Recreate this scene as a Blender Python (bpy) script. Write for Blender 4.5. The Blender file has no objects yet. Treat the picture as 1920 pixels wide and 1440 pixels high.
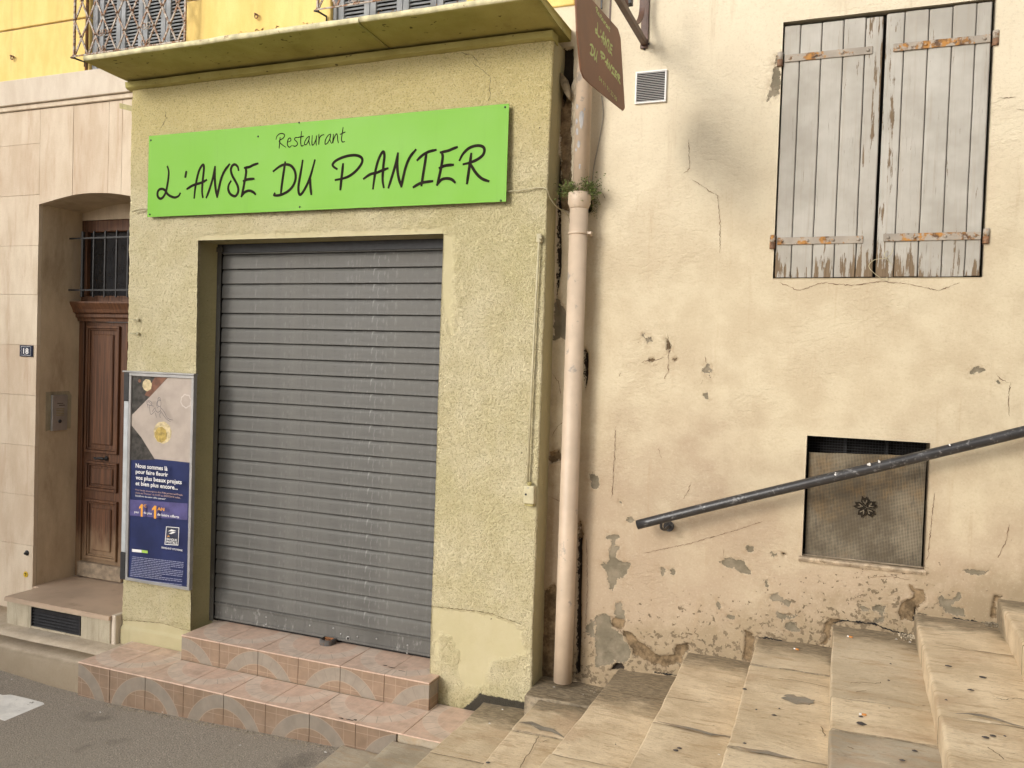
import bpy, bmesh, math, random
import numpy as np
from mathutils import Vector, Matrix
random.seed(7)
rs = np.random.RandomState(5)

# ------------------------------------------------------------ camera, light
CAM = np.array([0.0, 0.0, 2.15])
FPX = 1544.5
yaw, pitch, roll = math.radians(-21.484), math.radians(-1.5604), math.radians(-1.8883)
fw = np.array([math.sin(yaw)*math.cos(pitch), math.cos(yaw)*math.cos(pitch), math.sin(pitch)])
rt = np.array([math.cos(yaw), -math.sin(yaw), 0.0])
dn = -np.cross(rt, fw)
c_, s_ = math.cos(roll), math.sin(roll)
RT = c_*rt + s_*dn
DN = -s_*rt + c_*dn
FW = fw
cd = bpy.data.cameras.new('camera'); cam = bpy.data.objects.new('camera', cd)
COL = bpy.context.scene.collection
COL.objects.link(cam)
cd.sensor_width = 36.0; cd.lens = FPX/1920*36; cd.clip_start = 0.05; cd.clip_end = 500
cam.matrix_world = Matrix(((RT[0], -DN[0], -FW[0], CAM[0]), (RT[1], -DN[1], -FW[1], CAM[1]),
                           (RT[2], -DN[2], -FW[2], CAM[2]), (0, 0, 0, 1)))
sc = bpy.context.scene
sc.camera = cam
SUNV = Vector((0.555, 1.0, -0.44)).normalized()
SUN_EL = math.asin(-SUNV.z); SUN_ROT = math.atan2(-SUNV.x, -SUNV.y)
w = bpy.data.worlds.new('World'); sc.world = w; w.use_nodes = True
wn = w.node_tree.nodes; wl_ = w.node_tree.links; wn.clear()
sky = wn.new('ShaderNodeTexSky'); sky.sky_type = 'NISHITA'; sky.sun_disc = False
sky.sun_elevation = SUN_EL; sky.sun_rotation = SUN_ROT; sky.dust_density = 3.0; sky.air_density = 1.0
bw = wn.new('ShaderNodeHueSaturation'); bw.inputs['Saturation'].default_value = 0.13   # hazy white sky
wl_.new(sky.outputs[0], bw.inputs['Color'])
bg = wn.new('ShaderNodeBackground'); bg.inputs[1].default_value = 0.15
wo = wn.new('ShaderNodeOutputWorld')
wl_.new(bw.outputs[0], bg.inputs[0]); wl_.new(bg.outputs[0], wo.inputs[0])
sd = bpy.data.lights.new('sun', 'SUN'); sd.energy = 0.54; sd.angle = math.radians(10); sd.color = (1.0, 0.90, 0.74)
so = bpy.data.objects.new('sun', sd); COL.objects.link(so); so.location = (-5, -9, 8)
so.rotation_euler = SUNV.to_track_quat('-Z', 'Y').to_euler()
sc.view_settings.view_transform = 'Standard'; sc.view_settings.look = 'None'
sc.view_settings.exposure = 0.74; sc.view_settings.gamma = 1.0; sc.view_settings.use_curve_mapping = False

# ------------------------------------------------------------ measuring helpers (photo pixel -> point on a real plane)
def ray(px, py):
    return RT*((px-960)/FPX) + DN*((py-720)/FPX) + FW
def P(px, py, y):
    r = ray(px, py); return CAM + r*((y-CAM[1])/r[1])
def PZ(px, py, z):
    r = ray(px, py); return CAM + r*((z-CAM[2])/r[2])
def PX(px, py, x):
    r = ray(px, py); return CAM + r*((x-CAM[0])/r[0])

Y_SHOP, Y_CREAM, Y_HOUSE, Y_ROLL, Y_DOOR = 4.13, 4.30, 4.33, 4.324, 4.70

# ------------------------------------------------------------ numpy noise
_tab = rs.rand(256, 256)
def vn(x, y, s=1.0, seed=0):
    x = np.asarray(x, float)*s + seed*17.3; y = np.asarray(y, float)*s + seed*31.7
    xi = np.floor(x).astype(int); yi = np.floor(y).astype(int)
    fx = x-xi; fy = y-yi; fx = fx*fx*(3-2*fx); fy = fy*fy*(3-2*fy)
    a = _tab[xi % 256, yi % 256]; b = _tab[(xi+1) % 256, yi % 256]
    c = _tab[xi % 256, (yi+1) % 256]; d = _tab[(xi+1) % 256, (yi+1) % 256]
    return (a*(1-fx)+b*fx)*(1-fy) + (c*(1-fx)+d*fx)*fy - 0.5
def fbm(x, y, s, o=4, seed=0):
    r = 0; a = 1.0
    for k in range(o):
        r = r + a*vn(x, y, s*2**k, seed+k); a *= 0.5
    return r
def sd_poly(X, Z, poly):
    """signed distance, positive inside"""
    d = np.full(X.shape, 1e9); ins = np.zeros(X.shape, bool)
    n = len(poly)
    for i in range(n):
        ax, az = poly[i]; bx, bz = poly[(i+1) % n]
        ex, ez = bx-ax, bz-az; L = ex*ex+ez*ez+1e-12
        t = np.clip(((X-ax)*ex+(Z-az)*ez)/L, 0, 1)
        d = np.minimum(d, np.hypot(X-ax-t*ex, Z-az-t*ez))
        cnd = ((az > Z) != (bz > Z)) & (X < (bx-ax)*(Z-az)/((bz-az) if abs(bz-az) > 1e-9 else 1e-9)+ax)
        ins ^= cnd
    return np.where(ins, d, -d)
def sd_line(X, Z, pts):
    d = np.full(X.shape, 1e9)
    for (ax, az), (bx, bz) in zip(pts[:-1], pts[1:]):
        ex, ez = bx-ax, bz-az; L = ex*ex+ez*ez+1e-12
        t = np.clip(((X-ax)*ex+(Z-az)*ez)/L, 0, 1)
        d = np.minimum(d, np.hypot(X-ax-t*ex, Z-az-t*ez))
    return d
def local_eval(X, Z, pts, fn, pad=0.05, base=-1.0):
    """evaluate fn only near the shape"""
    out = np.full(X.shape, base)
    xs = [p[0] for p in pts]; zs = [p[1] for p in pts]
    m = (X > min(xs)-pad) & (X < max(xs)+pad) & (Z > min(zs)-pad) & (Z < max(zs)+pad)
    if m.any(): out[m] = fn(X[m], Z[m], pts)
    return out

# ------------------------------------------------------------ objects
WL = {}
def link(o, parent=None, wloc=(0, 0, 0)):
    COL.objects.link(o)
    p = WL[parent.name] if parent is not None else Vector((0, 0, 0))
    if parent is not None: o.parent = parent
    o.location = Vector(wloc)-p
    WL[o.name] = Vector(wloc)
    return o
def tag(o, label, cat, group=None, kind=None):
    o['label'] = label
    if cat: o['category'] = cat
    if group: o['group'] = group
    if kind: o['kind'] = kind
    return o
def thing(name, loc, label, cat, group=None):
    o = bpy.data.objects.new(name, None); o.empty_display_size = 0.05
    link(o, None, loc)
    return tag(o, label, cat, group)
def shade(me, smooth):
    if smooth: me.polygons.foreach_set('use_smooth', [True]*len(me.polygons))
def obj(name, me, mat, parent=None, wloc=(0, 0, 0), label=None, smooth=False):
    if isinstance(me, bmesh.types.BMesh):
        m2 = bpy.data.meshes.new(name)
        bmesh.ops.recalc_face_normals(me, faces=me.faces)
        me.to_mesh(m2); me.free(); me = m2
    if mat is not None and len(me.materials) == 0:
        for m in (mat if isinstance(mat, (list, tuple)) else [mat]): me.materials.append(m)
    shade(me, smooth)
    o = bpy.data.objects.new(name, me)
    link(o, parent, wloc)
    if label: o['label'] = label
    return o
def meshpy(name, V, F):
    me = bpy.data.meshes.new(name); me.from_pydata([tuple(v) for v in V], [], F); me.update(); return me
def BM(): return bmesh.new()
def box(bm, x0, x1, y0, y1, z0, z1, bev=0.0, mi=0, seg=1):
    vs = [bm.verts.new(p) for p in ((x0,y0,z0),(x1,y0,z0),(x1,y1,z0),(x0,y1,z0),(x0,y0,z1),(x1,y0,z1),(x1,y1,z1),(x0,y1,z1))]
    fs = [bm.faces.new([vs[i] for i in f]) for f in ((0,3,2,1),(4,5,6,7),(0,1,5,4),(1,2,6,5),(2,3,7,6),(3,0,4,7))]
    for f in fs: f.material_index = mi
    if bev > 0:
        es = set()
        for f in fs: es.update(f.edges)
        r = bmesh.ops.bevel(bm, geom=list(es), offset=bev, segments=seg, profile=0.5, affect='EDGES')
        for f in r['faces']: f.material_index = mi
    return vs
def boxm(x0, x1, y0, y1, z0, z1, bev=0.0, seg=1):
    b = BM(); box(b, x0, x1, y0, y1, z0, z1, bev, seg=seg); return b
def prism(bm, pts2, a0, a1, axis='y', mi=0):
    """2D outline extruded along axis. axis y: pts are (x,z); x: (y,z); z: (x,y)"""
    def mk(p, a):
        return {'y': (p[0], a, p[1]), 'x': (a, p[0], p[1]), 'z': (p[0], p[1], a)}[axis]
    A = [bm.verts.new(mk(p, a0)) for p in pts2]; B = [bm.verts.new(mk(p, a1)) for p in pts2]
    n = len(pts2)
    fs = [bm.faces.new(A), bm.faces.new(B[::-1])]
    for i in range(n): fs.append(bm.faces.new((A[i], B[i], B[(i+1) % n], A[(i+1) % n])))
    for f in fs: f.material_index = mi
def tube(bm, pts, r, n=8, caps=True, mi=0, closed=False, flat=1.0):
    pts = [Vector(p) for p in pts]; m = len(pts)
    rr = r if isinstance(r, (list, tuple)) else [r]*m
    rings = []; prev = None
    for i, p in enumerate(pts):
        if closed: t = pts[(i+1) % m]-pts[(i-1) % m]
        else: t = pts[min(i+1, m-1)]-pts[max(i-1, 0)]
        t.normalize()
        if prev is None:
            u = t.orthogonal().normalized()
            if abs(t.z) < .9: u = t.cross(Vector((0, 0, 1))).normalized()
        else:
            u = prev-t*prev.dot(t); u.normalize()
        prev = u; v = t.cross(u)
        rings.append([bm.verts.new(p+(u*math.cos(a)+v*math.sin(a)*flat)*rr[i]) for a in [2*math.pi*k/n for k in range(n)]])
    rng = range(m) if closed else range(m-1)
    for i in rng:
        A, B = rings[i], rings[(i+1) % m]
        for k in range(n):
            f = bm.faces.new((A[k], A[(k+1) % n], B[(k+1) % n], B[k])); f.material_index = mi; f.smooth = True
    if caps and not closed:
        f = bm.faces.new(rings[0][::-1]); f.material_index = mi
        f = bm.faces.new(rings[-1]); f.material_index = mi
def lathe(bm, prof, c, n=24, mi=0, axis='z'):
    rings = []
    for (r, h) in prof:
        ring = []
        for k in range(n):
            a = 2*math.pi*k/n
            if axis == 'z': q = (c[0]+r*math.cos(a), c[1]+r*math.sin(a), c[2]+h)
            elif axis == 'y': q = (c[0]+r*math.cos(a), c[1]+h, c[2]+r*math.sin(a))
            else: q = (c[0]+h, c[1]+r*math.cos(a), c[2]+r*math.sin(a))
            ring.append(bm.verts.new(q))
        rings.append(ring)
    for A, B in zip(rings[:-1], rings[1:]):
        for k in range(n):
            f = bm.faces.new((A[k], A[(k+1) % n], B[(k+1) % n], B[k])); f.material_index = mi; f.smooth = True
    f = bm.faces.new(rings[0][::-1]); f.material_index = mi
    f = bm.faces.new(rings[-1]); f.material_index = mi

# ------------------------------------------------------------ material DSL
class NT:
    def __init__(s, name, rough=0.85, metal=0.0, spec=None):
        s.m = bpy.data.materials.new(name); s.m.use_nodes = True
        s.t = s.m.node_tree; s.t.nodes.clear()
        s.o = s.t.nodes.new('ShaderNodeOutputMaterial'); s.b = s.t.nodes.new('ShaderNodeBsdfPrincipled')
        s.t.links.new(s.b.outputs[0], s.o.inputs[0])
        s.b.inputs['Roughness'].default_value = rough; s.b.inputs['Metallic'].default_value = metal
        if spec is not None: s.b.inputs['Specular IOR Level'].default_value = spec
        s.tc = s.t.nodes.new('ShaderNodeTexCoord').outputs['Object']
    def put(s, inp, v):
        if isinstance(v, bpy.types.NodeSocket): s.t.links.new(v, inp)
        elif isinstance(v, (tuple, list)) and len(v) == 3 and inp.type == 'RGBA': inp.default_value = (*v, 1)
        else: inp.default_value = v
    def map(s, scale=(1, 1, 1), loc=(0, 0, 0), rot=(0, 0, 0), vec=None):
        n = s.t.nodes.new('ShaderNodeMapping'); s.put(n.inputs[0], vec or s.tc)
        n.inputs['Scale'].default_value = scale; n.inputs['Location'].default_value = loc; n.inputs['Rotation'].default_value = rot
        return n.outputs[0]
    def noise(s, scale, detail=4, rough=0.55, vec=None, dist=0.0):
        n = s.t.nodes.new('ShaderNodeTexNoise'); s.put(n.inputs['Vector'], vec or s.tc)
        n.inputs['Scale'].default_value = scale; n.inputs['Detail'].default_value = detail
        n.inputs['Roughness'].default_value = rough; n.inputs['Distortion'].default_value = dist
        return n.outputs['Fac']
    def vor(s, scale, vec=None, feature='F1', rnd=1.0):
        n = s.t.nodes.new('ShaderNodeTexVoronoi'); n.feature = feature; s.put(n.inputs['Vector'], vec or s.tc)
        n.inputs['Scale'].default_value = scale; n.inputs['Randomness'].default_value = rnd
        return n.outputs['Distance']
    def mr(s, v, a, b, c=0.0, d=1.0, smooth=True):
        n = s.t.nodes.new('ShaderNodeMapRange'); n.interpolation_type = 'SMOOTHSTEP' if smooth else 'LINEAR'
        s.put(n.inputs['Value'], v); n.inputs['From Min'].default_value = a; n.inputs['From Max'].default_value = b
        n.inputs['To Min'].default_value = c; n.inputs['To Max'].default_value = d
        return n.outputs[0]
    def ma(s, op, a, b=None, c=None):
        n = s.t.nodes.new('ShaderNodeMath'); n.operation = op; s.put(n.inputs[0], a)
        if b is not None: s.put(n.inputs[1], b)
        if c is not None: s.put(n.inputs[2], c)
        return n.outputs[0]
    def mix(s, f, a, b, mode='MIX'):
        n = s.t.nodes.new('ShaderNodeMix'); n.data_type = 'RGBA'; n.blend_type = mode
        s.put(n.inputs[0], f); s.put(n.inputs[6], a); s.put(n.inputs[7], b); return n.outputs[2]
    def attr(s, name):
        n = s.t.nodes.new('ShaderNodeAttribute'); n.attribute_name = name; return n.outputs['Fac']
    def xyz(s, vec=None):
        n = s.t.nodes.new('ShaderNodeSeparateXYZ'); s.put(n.inputs[0], vec or s.tc); return n.outputs
    def rnd(s):
        return s.t.nodes.new('ShaderNodeObjectInfo').outputs['Random']
    def bump(s, h, strength=0.5, dist=0.01, nrm=None):
        n = s.t.nodes.new('ShaderNodeBump'); s.put(n.inputs['Height'], h)
        n.inputs['Strength'].default_value = strength; n.inputs['Distance'].default_value = dist
        if nrm is not None: s.put(n.inputs['Normal'], nrm)
        return n.outputs[0]
    def col(s, c): s.put(s.b.inputs['Base Color'], c); return s
    def rough(s, c): s.put(s.b.inputs['Roughness'], c); return s
    def nrm(s, c): s.put(s.b.inputs['Normal'], c); return s

def simple(name, col, rough=0.6, metal=0.0, var=0.25, scale=12, bump=0.15, bscale=60, dirt=None, dthr=(0.55, 0.7), bd=0.003):
    n = NT(name, rough, metal)
    a = n.noise(scale, 5)
    base = n.mix(n.mr(a, 0.3, 0.7), tuple(c*(1-var) for c in col), tuple(min(1, c*(1+var)) for c in col))
    if dirt is not None:
        d = n.noise(scale*1.7, 8, 0.65, n.map(loc=(3, 5, 1)))
        base = n.mix(n.mr(d, *dthr), base, dirt)
    n.col(base)
    if bump: n.nrm(n.bump(n.noise(bscale, 4), bump, bd))
    return n.m

# --- cream plaster wall with peeled patches
def mat_cream():
    n = NT('cream_plaster', 0.9)
    X = n.xyz()
    big = n.noise(1.3, 4, 0.6); mid = n.noise(5.5, 5, 0.6, n.map(loc=(7, 1, 3)))
    tex = n.noise(38, 6, 0.65, n.map(scale=(0.7, 1, 1.2), rot=(0, 0.45, 0)))
    c = n.mix(n.mr(mid, 0.35, 0.68), (0.51, 0.42, 0.285), (0.585, 0.50, 0.35))
    lowf = n.mr(n.ma('ADD', X[2], n.ma('MULTIPLY', n.ma('SUBTRACT', mid, 0.5), 0.7)), 2.6, 0.7)                       # worn, damp lower wall, darkened further to paint in weaker skylight
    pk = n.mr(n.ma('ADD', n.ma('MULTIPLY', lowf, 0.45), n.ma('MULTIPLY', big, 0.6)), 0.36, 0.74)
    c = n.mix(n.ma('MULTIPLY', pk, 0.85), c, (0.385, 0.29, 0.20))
    # paler towards the top
    c = n.mix(n.ma('MULTIPLY', n.mr(X[2], 2.5, 3.7), 0.6), c, (0.75, 0.665, 0.505))
    # damp dirt at the foot of the wall
    dm = n.mr(n.ma('ADD', n.attr('foot'), n.ma('MULTIPLY', n.ma('SUBTRACT', n.noise(7, 7, 0.7), 0.5), 1.5)), 0.30, 0.85)
    c = n.mix(n.ma('MULTIPLY', dm, 0.72), c, (0.29, 0.22, 0.13))
    sp2 = n.noise(95, 4, 0.7)
    c = n.mix(n.ma('MULTIPLY', n.mr(sp2, 0.50, 0.72), 0.22), c, (0.30, 0.22, 0.14))
    c = n.mix(n.ma('MULTIPLY', n.mr(sp2, 0.46, 0.30), 0.22), c, (0.66, 0.56, 0.42))
    # stain streaks and fine speckle
    st = n.mr(n.noise(9, 6, 0.7, n.map(scale=(2.2, 1, 0.18))), 0.56, 0.8)
    c = n.mix(n.ma('MULTIPLY', st, 0.32), c, (0.36, 0.23, 0.12))
    # flaked spots
    fl = n.noise(42, 5, 0.6, n.map(loc=(2, 9, 4)))
    flm = n.mr(n.ma('ADD', fl, n.ma('MULTIPLY', n.attr('fleck'), 0.215)), 0.757, 0.785)
    fld = n.mix(n.noise(8, 2), (0.10, 0.075, 0.045), (0.27, 0.20, 0.125))
    c = n.mix(flm, c, fld)
    halo = n.ma('MULTIPLY', n.mr(n.ma('MAXIMUM', n.attr('peel'), n.attr('brown')), -0.045, 0.0), n.mr(n.noise(26, 6, 0.7, n.map(loc=(3, 1, 1))), 0.46, 0.62))
    c = n.mix(n.ma('MULTIPLY', halo, 0.55), c, (0.34, 0.245, 0.15))
    edge = n.ma('MULTIPLY', n.ma('SUBTRACT', n.noise(85, 5, 0.7), 0.5), 0.032)
    edge2 = n.ma('MULTIPLY', n.ma('SUBTRACT', n.noise(30, 4, 0.65, n.map(loc=(1, 4, 8))), 0.5), 0.045)
    ed = n.ma('ADD', edge, edge2)
    pl = n.mr(n.ma('ADD', n.attr('peel'), ed), -0.0008, 0.0012)
    greyc = n.mix(n.mr(n.noise(14, 5, 0.6), 0.35, 0.7), (0.165, 0.138, 0.092), (0.26, 0.215, 0.15))
    c = n.mix(pl, c, greyc)
    # pale broken lip of paint round each patch
    lip = n.ma('MULTIPLY', n.mr(n.ma('ADD', n.attr('peel'), ed), -0.006, -0.0015), n.ma('SUBTRACT', 1.0, pl))
    c = n.mix(n.ma('MULTIPLY', lip, 0.18), c, (0.72, 0.60, 0.43))
    br = n.mr(n.ma('ADD', n.attr('brown'), ed), -0.0008, 0.0015)
    brc = n.mix(n.mr(n.noise(24, 6, 0.7), 0.35, 0.7), (0.10, 0.066, 0.032), (0.29, 0.20, 0.11))
    c = n.mix(br, c, brc)
    dk = n.mr(n.ma('ADD', n.attr('dark'), n.ma('MULTIPLY', ed, 0.7)), -0.001, 0.0015)
    c = n.mix(dk, c, n.mix(n.noise(60, 4), (0.012, 0.009, 0.006), (0.05, 0.035, 0.022)))
    ph = n.mr(fl, 0.79, 0.81)
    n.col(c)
    # relief
    h = n.ma('ADD', n.ma('MULTIPLY', tex, 0.45), n.ma('MULTIPLY', n.noise(150, 3), 0.15))
    ridg = n.ma('ABSOLUTE', n.ma('SUBTRACT', n.noise(17, 5, 0.6, n.map(scale=(0.75, 1, 1.3), rot=(0, 0.5, 0))), 0.5))
    h = n.ma('ADD', h, n.ma('MULTIPLY', n.ma('MULTIPLY', n.mr(ridg, 0.0, 0.12), n.mr(n.noise(2.5, 3, 0.5, n.map(loc=(6, 6, 1))), 0.4, 0.65)), 0.34))
    h = n.ma('SUBTRACT', h, n.ma('MULTIPLY', pl, 0.55))
    h = n.ma('SUBTRACT', h, n.ma('MULTIPLY', flm, 0.35))
    h = n.ma('SUBTRACT', h, n.ma('MULTIPLY', br, 0.8))
    n.nrm(n.bump(h, 0.75, 0.0065))
    return n.m

def mat_stucco():
    n = NT('green_stucco', 0.9)
    X = n.xyz()
    sm = n.attr('smooth')
    big = n.noise(1.6, 4, 0.6); mid = n.noise(6, 5, 0.6, n.map(loc=(3, 1, 5)))
    c = n.mix(n.mr(mid, 0.3, 0.7), (0.63, 0.545, 0.315), (0.72, 0.635, 0.41))
    c = n.mix(n.ma('MULTIPLY', n.mr(big, 0.45, 0.70), 0.6), c, (0.54, 0.475, 0.22))
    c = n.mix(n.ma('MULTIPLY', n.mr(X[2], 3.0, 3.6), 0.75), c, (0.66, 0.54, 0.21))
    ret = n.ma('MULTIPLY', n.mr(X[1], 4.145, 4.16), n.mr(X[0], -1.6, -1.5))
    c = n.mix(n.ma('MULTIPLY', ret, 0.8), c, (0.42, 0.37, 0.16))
    c = n.mix(n.ma('MULTIPLY', n.mr(n.ma('ADD', n.attr('foot'), n.ma('MULTIPLY', n.ma('SUBTRACT', n.noise(9, 5), 0.5), 0.8)), 0.5, 1.0), 0.35), c, (0.34, 0.30, 0.13))
    st = n.mr(n.noise(8, 6, 0.7, n.map(scale=(2.5, 2.5, 0.2))), 0.58, 0.8)
    c = n.mix(n.ma('MULTIPLY', st, 0.34), c, (0.24, 0.20, 0.11))
    v1 = n.vor(190, feature='SMOOTH_F1'); v2 = n.vor(120, n.map(loc=(2, 3, 4), scale=(1, 1, 1.25)), 'SMOOTH_F1')
    grain = n.ma('SUBTRACT', n.ma('ADD', n.ma('MULTIPLY', n.noise(165, 3, 0.65), 1.0), n.ma('MULTIPLY', n.noise(70, 3, 0.6, n.map(loc=(4, 4, 4))), 0.55)), n.ma('ADD', n.ma('MULTIPLY', v1, 0.45), n.ma('MULTIPLY', v2, 0.35)))
    gm = n.mr(grain, 0.12, 0.62)
    amt = n.ma('SUBTRACT', 1.0, n.ma('MULTIPLY', n.mr(n.ma('ADD', sm, n.ma('MULTIPLY', n.ma('SUBTRACT', n.noise(28, 4, 0.6), 0.5), 0.10)), -0.024, 0.016), 0.93))
    c = n.mix(n.ma('MULTIPLY', n.ma('MULTIPLY', n.mr(gm, 0.42, 0.12), amt), 0.5), c, (0.20, 0.165, 0.08))
    c = n.mix(n.ma('MULTIPLY', n.ma('MULTIPLY', n.mr(gm, 0.6, 0.9), amt), 0.35), c, (0.60, 0.53, 0.34))
    c = n.mix(n.ma('MULTIPLY', n.ma('SUBTRACT', 1.0, amt), 0.8), c, (0.41, 0.36, 0.215))
    jb = n.ma('MULTIPLY', n.mr(X[1], 4.145, 4.16), n.mr(X[0], -2.5, -3.0)); c = n.mix(n.ma('MULTIPLY', jb, 0.8), c, (0.60, 0.54, 0.27))  # left jamb lightened in colour, standing in for light from the right
    dk = n.mr(n.ma('ADD', n.attr('dark'), n.ma('MULTIPLY', n.ma('SUBTRACT', n.noise(50, 5, 0.65), 0.5), 0.03)), -0.003, 0.006)
    c = n.mix(dk, c, (0.06, 0.05, 0.035))
    sp = n.mr(n.noise(26, 2, 0.4, n.map(loc=(8, 2, 2))), 0.80, 0.84)
    c = n.mix(sp, c, (0.08, 0.06, 0.03))
    n.col(c)
    h = n.ma('ADD', n.ma('MULTIPLY', gm, amt), n.ma('MULTIPLY', n.noise(16, 5, 0.6), 0.5))
    n.nrm(n.bump(h, 0.85, 0.009))
    return n.m

def mat_facing(name, ca, cb, stain, amt=0.5, white=0.0):
    n = NT(name, 0.85)
    r = n.rnd()
    v = n.noise(7, 6, 0.6, n.map(scale=(1.2, 1, 0.45)))
    c = n.mix(n.mr(v, 0.3, 0.7), ca, cb)
    c = n.mix(n.ma('MULTIPLY', r, 0.25), c, stain)
    s2 = n.mr(n.noise(5, 7, 0.7, n.map(scale=(2.6, 1, 0.28), loc=(3, 3, 3))), 0.5, 0.75)
    c = n.mix(n.ma('MULTIPLY', s2, amt), c, stain)
    fine = n.noise(130, 3, 0.7)
    c = n.mix(n.ma('MULTIPLY', n.mr(fine, 0.45, 0.75), 0.25), c, tuple(q*0.6 for q in ca))
    n.col(c)
    h = n.ma('ADD', n.ma('MULTIPLY', n.noise(60, 5, 0.65), 0.6), n.ma('MULTIPLY', fine, 0.3))
    n.nrm(n.bump(h, 0.35, 0.003))
    return n.m

def mat_stone_step(name='step_stone', ca=(0.57, 0.445, 0.29), cb=(0.75, 0.61, 0.42), grime=(0.15, 0.115, 0.07), wallgrime=True, bumpy=0.55):
    n = NT(name, 0.78)
    X = n.xyz(); r = n.rnd()
    off = n.t.nodes.new('ShaderNodeCombineXYZ'); n.put(off.inputs[0], n.ma('MULTIPLY', r, 37.0)); n.put(off.inputs[1], n.ma('MULTIPLY', r, 11.0))
    va = n.t.nodes.new('ShaderNodeVectorMath'); va.operation = 'ADD'; n.put(va.inputs[0], n.tc); n.put(va.inputs[1], off.outputs[0]); V = va.outputs[0]
    v = n.noise(4.5, 6, 0.62, n.map(vec=V, scale=(1.0, 1.0, 1.0)))
    c = n.mix(n.mr(v, 0.34, 0.66), ca, cb)
    c = n.mix(n.ma('MULTIPLY', n.mr(r, 0.55, 1.0, smooth=False), 0.35), c, (0.36, 0.31, 0.23))
    sk = n.noise(9, 8, 0.72, n.map(vec=V, scale=(0.8, 3.4, 1), rot=(0, 0, 0.12)))
    c = n.mix(n.ma('MULTIPLY', n.mr(sk, 0.50, 0.66), 0.6), c, (0.40, 0.27, 0.15))
    c = n.mix(n.ma('MULTIPLY', n.mr(sk, 0.44, 0.28), 0.6), c, (0.66, 0.55, 0.39))
    blot = n.noise(2.6, 5, 0.65, n.map(vec=V, loc=(5, 2, 1)))
    c = n.mix(n.ma('MULTIPLY', n.mr(blot, 0.52, 0.68), 0.5), c, (0.44, 0.29, 0.175))
    fine = n.noise(70, 5, 0.7, n.map(vec=V, scale=(0.7, 1.5, 1)))
    c = n.mix(n.ma('MULTIPLY', n.mr(fine, 0.52, 0.7), 0.35), c, (0.24, 0.175, 0.11))
    pit = n.mr(n.noise(42, 5, 0.65, n.map(vec=V, scale=(0.6, 1.8, 1))), 0.64, 0.71)
    c = n.mix(n.ma('MULTIPLY', pit, 0.6), c, (0.15, 0.10, 0.06))
    if wallgrime:
        g = n.ma('ADD', n.attr('grime'), n.ma('MULTIPLY', n.ma('SUBTRACT', n.noise(9, 6, 0.7, n.map(vec=V, scale=(1, 1.8, 1))), 0.5), 0.9))
        c = n.mix(n.ma('MULTIPLY', n.mr(g, 0.38, 0.85), 0.9), c, n.mix(n.mr(n.noise(30, 5, 0.7, n.map(vec=V, scale=(.8, 2.5, 1))), 0.4, 0.62), grime, (0.30, 0.235, 0.15)))
    n.col(c)
    n.rough(n.mr(v, 0.3, 0.7, 0.6, 0.9))
    h = n.ma('ADD', n.ma('MULTIPLY', sk, 0.9), n.ma('MULTIPLY', fine, 0.6))
    h = n.ma('SUBTRACT', h, n.ma('MULTIPLY', pit, 0.5))
    n.nrm(n.bump(h, bumpy*1.3, 0.008))
    return n.m

def mat_asphalt():
    n = NT('asphalt', 0.85)
    g = n.vor(95); g2 = n.noise(210, 3, 0.7); big = n.noise(1.1, 4, 0.6)
    c = n.mix(n.mr(g2, 0.35, 0.7), (0.17, 0.145, 0.118), (0.43, 0.37, 0.30))
    c = n.mix(n.ma('MULTIPLY', n.mr(n.noise(85, 4, 0.7), 0.58, 0.64), 0.75), c, (0.46, 0.40, 0.33))
    c = n.mix(n.ma('MULTIPLY', n.mr(big, 0.4, 0.7), 0.4), c, (0.27, 0.235, 0.185))
    c = n.mix(n.ma('MULTIPLY', n.mr(n.noise(2.3, 5, 0.6, n.map(loc=(4, 4, 0))), 0.55, 0.68), 0.5), c, (0.085, 0.07, 0.058))
    n.col(c)
    n.nrm(n.bump(n.ma('ADD', n.ma('MULTIPLY', g, 0.6), g2), 0.7, 0.004))
    return n.m

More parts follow.
